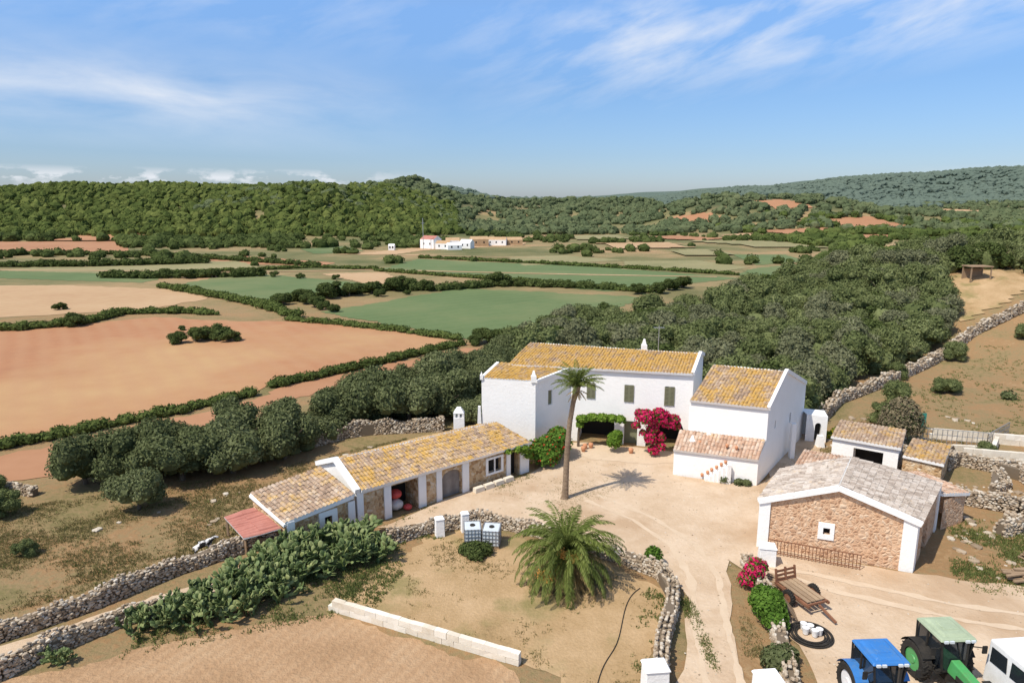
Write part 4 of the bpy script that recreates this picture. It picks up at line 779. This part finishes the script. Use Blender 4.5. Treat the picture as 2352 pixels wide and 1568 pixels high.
tufts('dry_grass',[([(-5,28.6),(.4,26.8),(5,24),(7.6,31),(5,35),(-2,39),(-6,36)],.4),([(11.4,27),(12.7,35),(12.3,35.5),(11.9,33),(10.4,27)],.15),([(1,48),(8,50),(9,46),(4,42),(-2,44)],.2),([(16,45),(27,56),(30,53),(22,43)],.2)],5000,.09,'sparse dry grass on bare dirt',thr=.5)
n=420;x=R.uniform(-34,-9,n);y=R.uniform(30,56,n);k=inpoly(x,y,PAST)&(nz(x,y,3)+R.normal(0,.3,n)>.7);x,y=x[k],y[k];s=R.uniform(.05,.26,len(x))
x2=R.uniform(22,46,900);y2=R.uniform(33,62,900);k=(nz(x2,y2,2.5)>-.1)&(x2>25.5)&~inpoly(x2,y2,YARD);x=np.concatenate([x,x2[k]]);y=np.concatenate([y,y2[k]]);s=np.concatenate([s,R.uniform(.05,.26,k.sum())])
o=stuff(build('loose_stones',[inst(BX,I1[1],np.column_stack([x,y,s*.1]),np.column_stack([s*1.3,s,s*.5]),rotz(R.uniform(0,6,len(x))))],'stone'));o['label']='scattered pale stones';o['category']='stones'
n=2500;x=R.uniform(-9,40,n);y=R.uniform(24,53,n);k=inpoly(x,y,YARD);x,y=x[k],y[k];s=R.uniform(.012,.045,len(x))
o=stuff(build('gravel',[inst(BX,I1[1],np.column_stack([x,y,.06+s*.1]),np.column_stack([s*1.2,s,s*.6]),rotz(R.uniform(0,6,len(x))))],'stone'));o['label']='loose gravel on yard';o['category']='gravel'
# ---------------------------------------------------------------- vehicles
def wheel(E,x,y,r,w,rimm):
    Wh=bpy.data.objects.new('wheel',None);C.objects.link(Wh);Wh.parent=E;Wh.location=(x,y,r);Wh.empty_display_size=.1
    prof=[(-w/2,r*.62),(-w/2,r*.9),(-w*.38,r*.97),(w*.38,r*.97),(w/2,r*.9),(w/2,r*.62)];n=32;V=[];F=[]
    for i in range(n):
        a=2*math.pi*i/n
        for px,pr in prof: V.append((px,pr*math.cos(a),pr*math.sin(a)))
    m=len(prof)
    for i in range(n):
        for k in range(m): F.append((i*m+k,i*m+(k+1)%m,((i+1)%n)*m+(k+1)%m,((i+1)%n)*m+k))
    P=[(V,np.array(F),0)]
    for i in range(20):
        for sgn in (-1,1):
            a=2*math.pi*(i+.5*(sgn>0))/20;a2=a+.16
            P.append((*beam((sgn*w*.46,r*.97*math.cos(a2),r*.97*math.sin(a2)),(0,r*.985*math.cos(a),r*.985*math.sin(a)),.06,.06),0))
    build('tyre',P,'rubber',Wh)
    rim=[]
    for s in (-1,1):
        rim+=tube([(s*w*.1,0,0),(s*w*.36,0,0)],[r*.62,r*.6],20)+tube([(s*w*.3,0,0),(s*w*.45,0,0)],[r*.25,r*.2],12)
    build('rim',rim,rimm,Wh)
def tractor(x,y,rz,paint,roofm,label,sc=1,rimm='wpaint'):
    E=empty('tractor',(x,y,0),label,'tractor',rz,scale=sc);g_=paint=='gpaint';hw=.27 if g_ else .36
    V,F=box(-hw,hw,-2.5,-.4,.95,1.6,.07,.1);V[4][2]=V[5][2]=1.38
    bev(build('hood',[(V,F,0)],paint,E),.06,3)
    build('grille',[(*box(-.2,.2,-2.58,-2.51,.9,1.2),0)],'rubber',E)
    for s in (-1,1): 
        bev(build('headlight',[(*box(s*.16-.07,s*.16+.07,-2.6,-2.52,1.22,1.32),0)],'plast',E),.02)
        build('hood_vent',[(*box(s*(hw-.005)-.02,s*(hw-.005)+.02,-2.1,-1.0,1.0,1.2),0)],'rubber',E)
    build('chassis',[(*box(-.22,.22,-2.4,1.2,.45,.95),0),(*box(-.8,.8,-1.85,-1.65,.45,.6),0),(*box(-.9,.9,.5,.75,.7,.95),0),(*box(-.7,.7,-.4,1.1,.85,1.0),0)],'rubber',E)
    bev(build('cab_roof',[(*box(-.82,.82,-.6,1.15,2.5,2.62,.06,.08),0),(*box(-.6,.6,-.4,.98,2.6,2.7,.12,.12),0)],roofm,E),.04,3)
    build('roof_hatch',[(*box(-.3,.3,.0,.6,2.705,2.74,.03,.03),0)],roofm,E)
    for s in (-.6,-.35,.35,.6): build('roof_light',[(*box(s-.09,s+.09,-.66,-.58,2.48,2.58),0)],'plast',E)
    P=[(*beam((-.72,-.5,2.47),(.72,-.5,2.47),.07),0),(*beam((-.5,-.45,1.0),(.5,-.45,1.0),.07),0),(*beam((-.74,1.1,2.47),(.74,1.1,2.47),.07),0)]
    for s in (-1,1):
        P+=[(*beam((s*.5,-.45,1.0),(s*.72,-.5,2.5),.07),0),(*beam((s*.78,.35,1.0),(s*.78,.3,2.5),.07),0),(*beam((s*.72,1.05,1.1),(s*.74,1.1,2.5),.07),0),(*beam((s*.5,-.45,1.0),(s*.78,.35,1.0),.07),0)]
    build('cab_frame',P,'rubber',E)
    V,F=box(-.7,.7,-.46,1.05,1.0,2.5);V[0][0]=-.47;V[1][0]=.47
    build('cab_glass',[(V,F,0)],'glass',E)
    build('wiper',[(*beam((0,-.5,2.4),(.25,-.52,1.6),.03),0)],'rubber',E)
    for s in (-1,1):
        V=[];F=[]
        for i in range(9):
            a=math.radians(25+i*15);
            for xx in (s*.62,s*1.2): V.append((xx,.62+.93*math.cos(a),.85+.93*math.sin(a)))
        for i in range(8): F.append((2*i,2*i+1,2*i+3,2*i+2))
        build('fender',[(V,np.array(F),0)],'rubber' if g_ else paint,E)
        wheel(E,s*.93,.62,.85,.48,rimm);wheel(E,s*.78,-1.75,.56,.34,rimm)
        build('mirror',[(*beam((s*.72,-.5,2.2),(s*1.15,-.62,2.2),.035),0),(*box(s*1.15-.1,s*1.15+.1,-.66,-.6,1.95,2.3),0)],'rubber',E)
        build('front_fender',[(*box(s*.78-.18,s*.78+.18,-2.1,-1.35,1.14,1.18),0)],'rubber',E)
    build('exhaust',tube([(.42,-.6,1.3),(.42,-.6,2.4),(.42,-.55,2.5)],[.05,.045,.045],8),'rubber',E)
    return E
tractor(14.75,24.0,.05,'blue','blue','blue tractor with glazed cab parked on dirt',.93)
tractor(18.25,25.4,.05,'gpaint','groof','green tractor with faded roof parked on dirt',.95,'gpaint')
V_=empty('van',(20.8,23.4,0),'white van parked on a dirt yard','van',.1)
bev(build('body',[(*box(-.95,.95,-1.6,1.9,.4,2.35,.08,.06),0),(*box(-.92,.92,-2.5,-1.5,.4,1.25,.05,.1),0)],'wpaint',V_),.1,3)
build('windscreen',[([(-.8,-1.66,1.3),(.8,-1.66,1.3),(.75,-1.6,2.1),(-.75,-1.6,2.1)],[[0,1,2,3]],0)],'glass',V_)
for s in (-1,1):
    for y0,y1 in ((-1.4,-.45),(-.3,.65),(.8,1.65)): build('side_window',[([(s*.935,y0,1.45),(s*.935,y1,1.45),(s*.905,y1,2.1),(s*.905,y0+.08,2.1)],[[0,1,2,3]],0)],'glass',V_)
for s in (-1,1):
    for yy in (-1.8,1.2): wheel(V_,s*.82,yy,.34,.22,'steel')
I_=empty('farm_trailer',(14.7,31.4,.06),'rusty timber farm trailer frame with raised rack','trailer',.35)
P=[(*beam((s*.6,-1.2,.5),(s*.6,1.2,.5),.12),0) for s in (-1,1)]+[(*beam((-.62,y_,.56),(.62,y_,.56),.09),0) for y_ in (-1.1,-.5,.1,.6,1.1)]+[(*beam((0,-1.2,.5),(.1,-2.2,.15),.1),0)]
build('chassis',P,'rust',I_)
build('rack',[(*beam((s*.6,1.1,.5),(s*.6,1.25,1.25),.09),0) for s in (-1,0,1)]+[(*beam((-.65,1.13+.05*k,.7+.2*k),(.65,1.13+.05*k,.7+.2*k),.05,.12),0) for k in range(3)],'rust',I_)
build('deck',[(*box(-.55+.28*k,-.33+.28*k,-1.0,1.0,.61,.65),0) for k in range(4)],'wood',I_)
for s in (-1,1): wheel(I_,s*.8,.0,.38,.2,'rust')
# ---------------------------------------------------------------- small things
def tank():
    E=empty('water_tank',(0,0,0),'white plastic water tank in a steel cage','tank',group='caged water tanks')
    bev(build('container',[(*box(-.47,.47,-.55,.55,.16,1.12),0)],'plast',E),.06);build('lid',tube([(0,0,1.11),(0,0,1.18)],[.16,.15],12),'rubber',E)
    P=[]
    for k in range(5):
        z=.2+k*.23;P+=[(*beam((a,b,z),(c,d_,z),.025),0) for a,b,c,d_ in ((-.5,-.58,.5,-.58),(.5,-.58,.5,.58),(.5,.58,-.5,.58),(-.5,.58,-.5,-.58))]
    for k in range(6):
        t=-.5+k*.2;P+=[(*beam((t,s*.58,.12),(t,s*.58,1.15),.025),0) for s in (-1,1)]+[(*beam((s*.5,t*1.16,.12),(s*.5,t*1.16,1.15),.025),0) for s in (-1,1)]
    build('cage',P,'steel',E);build('pallet',[(*box(-.5,.5,-.58+k*.25,-.48+k*.25,0,.13),0) for k in range(5)],'wood',E);return E
T=tank();T.location=(-2.35,37.6,0);T.rotation_euler[2]=.1;dup(T,(-1.2,37.4,0),-.1)
h=[]
for k in range(5):
    rr_=.62+.09*k;h+=tube([(rr_*math.cos(a),rr_*math.sin(a),.06+.05*(k%2)) for a in np.linspace(0,6.3,40)],[.04]*40,6)
thing(build('hose_coil',h,'rubber',loc=(14.0,28.6,.06)),'black hose coiled on the dirt','hose')
bk=build('bucket',tube([(0,0,0),(0,0,.3),(0,0,.32)],[.12,.16,.165],14),'wpaint',loc=(13.8,28.7,.1));thing(bk,'white plastic bucket inside a hose coil','bucket','white buckets')
for x,y in ((14.1,28.9),(14.15,28.5),(14.4,28.6),(13.85,29.05)): dup(bk,(x,y,.1),0)
hz=[(3.4+.6*math.sin(t*4)+3.8*t*t,24.5+8*t+.3*math.sin(t*9),.05) for t in np.linspace(0,1,24)]
thing(build('garden_hose',tube(hz,[.022]*24,6),'rubber'),'thin black hose lying across the garden','hose')
def pallet(x,y,z,rz,tilt=0,lb='weathered wooden pallet lying on the yard'):
    P=[(*box(-.6+k*.2,-.48+k*.2,-.5,.5,.12,.15),0) for k in range(6)]+[(*box(-.6,.52,s,s+.1,.02,.12),0) for s in (-.5,-.05,.4)]
    o=build('pallet',P,'wood',loc=(x,y,z),rz=rz);o.rotation_euler[0]=tilt;thing(o,lb,'pallet','wooden pallets')
for a in ((13.9,33.0,.06,1.2),(13.9,32.9,.22,.9),(13.6,30.2,.3,1.4,.9)): pallet(*a)
for k in range(5): pallet(29.6+.1*k,35.4,.02+.17*k,.2+.1*k,0,'wooden pallet in a stack beside rough grass')
for k in range(26):
    a=R.uniform(-.25,.25);x=28.3+R.uniform(-.7,.7);y=33.4+R.uniform(-.4,.4);z=.1+.11*(k//6);o=build('wood_plank',[(*beam((x-1.2*math.cos(a),y-1.2*math.sin(a),z),(x+1.2*math.cos(a),y+1.2*math.sin(a),z+R.uniform(-.03,.08)),.16,.08),0)],'wood');thing(o,'weathered plank lying in a wood pile','plank','planks of the wood pile')
rl=[]
a=np.array((14.9,36.2));b=np.array((19.2,34.4))
for k in range(26): q=a+(b-a)*k/25;rl.append((*beam((*q,.05),(*q,.95),.03),0))
rl+=[(*beam((*a,.95),(*b,.95),.05),0),(*beam((*a,.2),(*b,.2),.04),0)]
thing(build('metal_railing',rl,'rust'),'rusty metal railing in front of the barn','fence')
for (a,b,h_,m,lb) in (((34.5,55.3),(39.5,53.9),1.2,'steel','grey metal pen fence with rails'),((39.5,53.9),(43.5,57),1.1,'steel','grey wire pen fence'),((30.5,57.5),(34.5,55.3),1.0,'rust','low rusty pen fence'),((26.5,52.3),(28.5,54.2),1.1,'rust','rusty fence panel beside the farmhouse')):
    a=np.array(a);b=np.array(b);L=int(np.linalg.norm(b-a)/.35);P=[(*beam((*(a+(b-a)*k/L),0),(*(a+(b-a)*k/L),h_),.04),0) for k in range(L+1)]+[(*beam((*a,z),(*b,z),.04),0) for z in (.3,.7,h_)]
    thing(build('pen_fence',P,m),lb,'fence')
o=build('netting',[(*box(-1,1,-.02,.02,.2,1.5),0)],'net',loc=(36,58.5,0),rz=-.2);thing(o,'green shade netting hung on a pen','netting')
def bag(x,y,r,m,lb,z=0):
    T=I3[0].copy();T[:,2]*=.8;T+=.06*np.sin(T*7);o=build('sack',[(T*r,I3[1],0)],m,loc=(x,y,z+r*.75),smooth=True);thing(o,lb,'sack')
q=P2(so,sd,3.1,.75);bag(*q,.5,'bagw','pale bulk sack in the stable doorway');bag(*q,.42,'bag','red sack piled in the stable doorway',.8);bag(*P2(so,sd,3.7,.2),.28,'bag','small red sack on the stable threshold')
for k,(x,y) in enumerate(((6.0,53.2),(6.5,53.4),(5.8,52.6),(13.2,51.6),(9.6,52.2))):
    o=dup(pt,(x,y,.06),0,1.7);o['label']='terracotta pot standing on the patio';o['group']='patio pots'
for u in (9.0,9.9,10.8,11.7):
    q=P2(so,sd,u,-.6);o=build('stone_trough',[(*box(-.4,.4,-.2,.2,0,.35,.02,.02),0)],'block',loc=(*q,.05),rz=.7);bev(o,.03);thing(o,'rough stone trough in front of the stable','trough','stone troughs')
me=bpy.data.meshes.new('calf');J=[(0,0,.62),(.35,0,.64),(-.35,0,.62),(.55,0,.78),(.72,0,.86),(.9,0,.78),(.36,.12,.4),(.38,.12,.2),(.36,.12,0),(.36,-.12,.4),(.38,-.12,.2),(.42,-.12,0),(-.34,.12,.42),(-.42,.12,.22),(-.38,.12,0),(-.34,-.12,.42),(-.42,-.12,.22),(-.36,-.12,0),(-.5,0,.55),(-.52,0,.3)]
Ed=[(0,1),(0,2),(1,3),(3,4),(4,5),(1,6),(6,7),(7,8),(1,9),(9,10),(10,11),(2,12),(12,13),(13,14),(2,15),(15,16),(16,17),(2,18),(18,19)]
rad=[.2,.19,.18,.1,.1,.06,.08,.045,.04,.08,.045,.04,.09,.05,.04,.09,.05,.04,.03,.02]
me.from_pydata(J,Ed,[]);me.materials.append(M['hide']);o=bpy.data.objects.new('calf',me);C.objects.link(o);md=o.modifiers.new('s','SKIN');o.modifiers.new('b','SUBSURF').levels=1;o.modifiers['b'].render_levels=1
for i,v in enumerate(me.skin_vertices[0].data): v.radius=(rad[i],rad[i]);v.use_root=(i==0)
o.location=(-17.9,36.3,0);o.rotation_euler[2]=.6;thing(o,'black and white calf standing on dry pasture','calf')
for L in (OL,FO,FS,FK,FP,CP):
    for s in L:
        if s.name not in used:
            for c_ in list(s.children): bpy.data.objects.remove(c_)
            bpy.data.objects.remove(s)
# ---------------------------------------------------------------- camera, sun, sky
cam=bpy.data.cameras.new('camera');co=bpy.data.objects.new('camera',cam);C.objects.link(co);bpy.context.scene.camera=co
cam.lens=24;cam.sensor_width=36;cam.clip_end=20000;cam.clip_start=.5;co.location=(0,0,20);co.rotation_euler=(math.radians(90)-math.atan(322/1568),0,0)
sd_=Vector((-.433,-.335,.837)).normalized()
su=bpy.data.lights.new('sun','SUN');su.energy=4.9;su.angle=math.radians(.5);su.color=(1,.935,.82);so_=bpy.data.objects.new('sun',su);C.objects.link(so_);so_.rotation_euler=sd_.to_track_quat('Z','Y').to_euler()
w=bpy.data.worlds.new('World');bpy.context.scene.world=w;w.use_nodes=True;t=w.node_tree;bg=t.nodes['Background']
sk=t.nodes.new('ShaderNodeTexSky');sk.sky_type='NISHITA';sk.sun_disc=False;sk.sun_elevation=math.asin(sd_.z);sk.sun_rotation=math.atan2(sd_.x,sd_.y);sk.dust_density=.6;sk.ozone_density=2.0
g=t.nodes.new('ShaderNodeTexCoord').outputs['Generated'];s=t.nodes.new('ShaderNodeSeparateXYZ');t.links.new(g,s.inputs[0])
el=mth(t,'ARCSINE',s.outputs[2]);az=mth(t,'ARCTAN2',s.outputs[0],s.outputs[1])
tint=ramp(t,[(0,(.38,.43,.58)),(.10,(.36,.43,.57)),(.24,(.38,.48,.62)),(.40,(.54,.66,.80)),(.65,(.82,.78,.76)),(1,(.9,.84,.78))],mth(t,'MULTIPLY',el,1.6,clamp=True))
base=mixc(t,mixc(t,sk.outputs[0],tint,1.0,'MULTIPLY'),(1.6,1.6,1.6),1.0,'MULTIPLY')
def line(c0,sl,wd):
    dd=mth(t,'SUBTRACT',el,mth(t,'ADD',mth(t,'MULTIPLY',az,sl),c0));return mth(t,'SUBTRACT',1,mth(t,'MULTIPLY',mth(t,'ABSOLUTE',dd),1/wd),clamp=True)
def cvec(rot,sx,sy):
    c=t.nodes.new('ShaderNodeCombineXYZ');t.links.new(az,c.inputs[0]);t.links.new(el,c.inputs[1])
    m=t.nodes.new('ShaderNodeMapping');m.inputs['Rotation'].default_value=(0,0,rot);t.links.new(c.outputs[0],m.inputs[0])
    m2=t.nodes.new('ShaderNodeMapping');m2.inputs['Scale'].default_value=(sx,sy,1);t.links.new(m.outputs[0],m2.inputs[0]);return m2.outputs[0]
rR=mth(t,'MULTIPLY',line(.172,.11,.085),mth(t,'MULTIPLY',mth(t,'ADD',az,.12),3.2,clamp=True))
rL=mth(t,'MULTIPLY',line(.12,-.02,.07),mth(t,'MULTIPLY',mth(t,'SUBTRACT',-.08,az),3.5,clamp=True))
rT=mth(t,'MULTIPLY',line(.24,0,.07),.4)
n1=noi(t,cvec(-.3,3.4,12),1.8,9,.56,.25);n2=noi(t,cvec(.08,2.8,10),1.7,9,.56,.3)
def sc_(n,lo,hi): return ramp(t,[(lo,(0,0,0)),(hi,(1,1,1))],n)
cl=mth(t,'ADD',mth(t,'MULTIPLY',mth(t,'ADD',rR,rT,clamp=True),sc_(n1,.42,.74)),mth(t,'MULTIPLY',rL,sc_(n2,.30,.75)),clamp=True)
cu=mth(t,'MULTIPLY',line(.030,0,.013),sc_(noi(t,cvec(0,11,26),1.6,7,.6),.50,.58))
cu=mth(t,'MULTIPLY',cu,mth(t,'ADD',mth(t,'MULTIPLY',mth(t,'SUBTRACT',-.1,az),6,clamp=True),mth(t,'MULTIPLY',mth(t,'SUBTRACT',az,.5),4,clamp=True)))
f=mth(t,'MULTIPLY',mth(t,'MAXIMUM',cl,cu),.85,clamp=True)
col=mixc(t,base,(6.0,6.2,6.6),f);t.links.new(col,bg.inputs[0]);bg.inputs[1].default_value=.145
vs=bpy.context.scene.view_settings;vs.view_transform='Standard';vs.look='None';vs.exposure=0
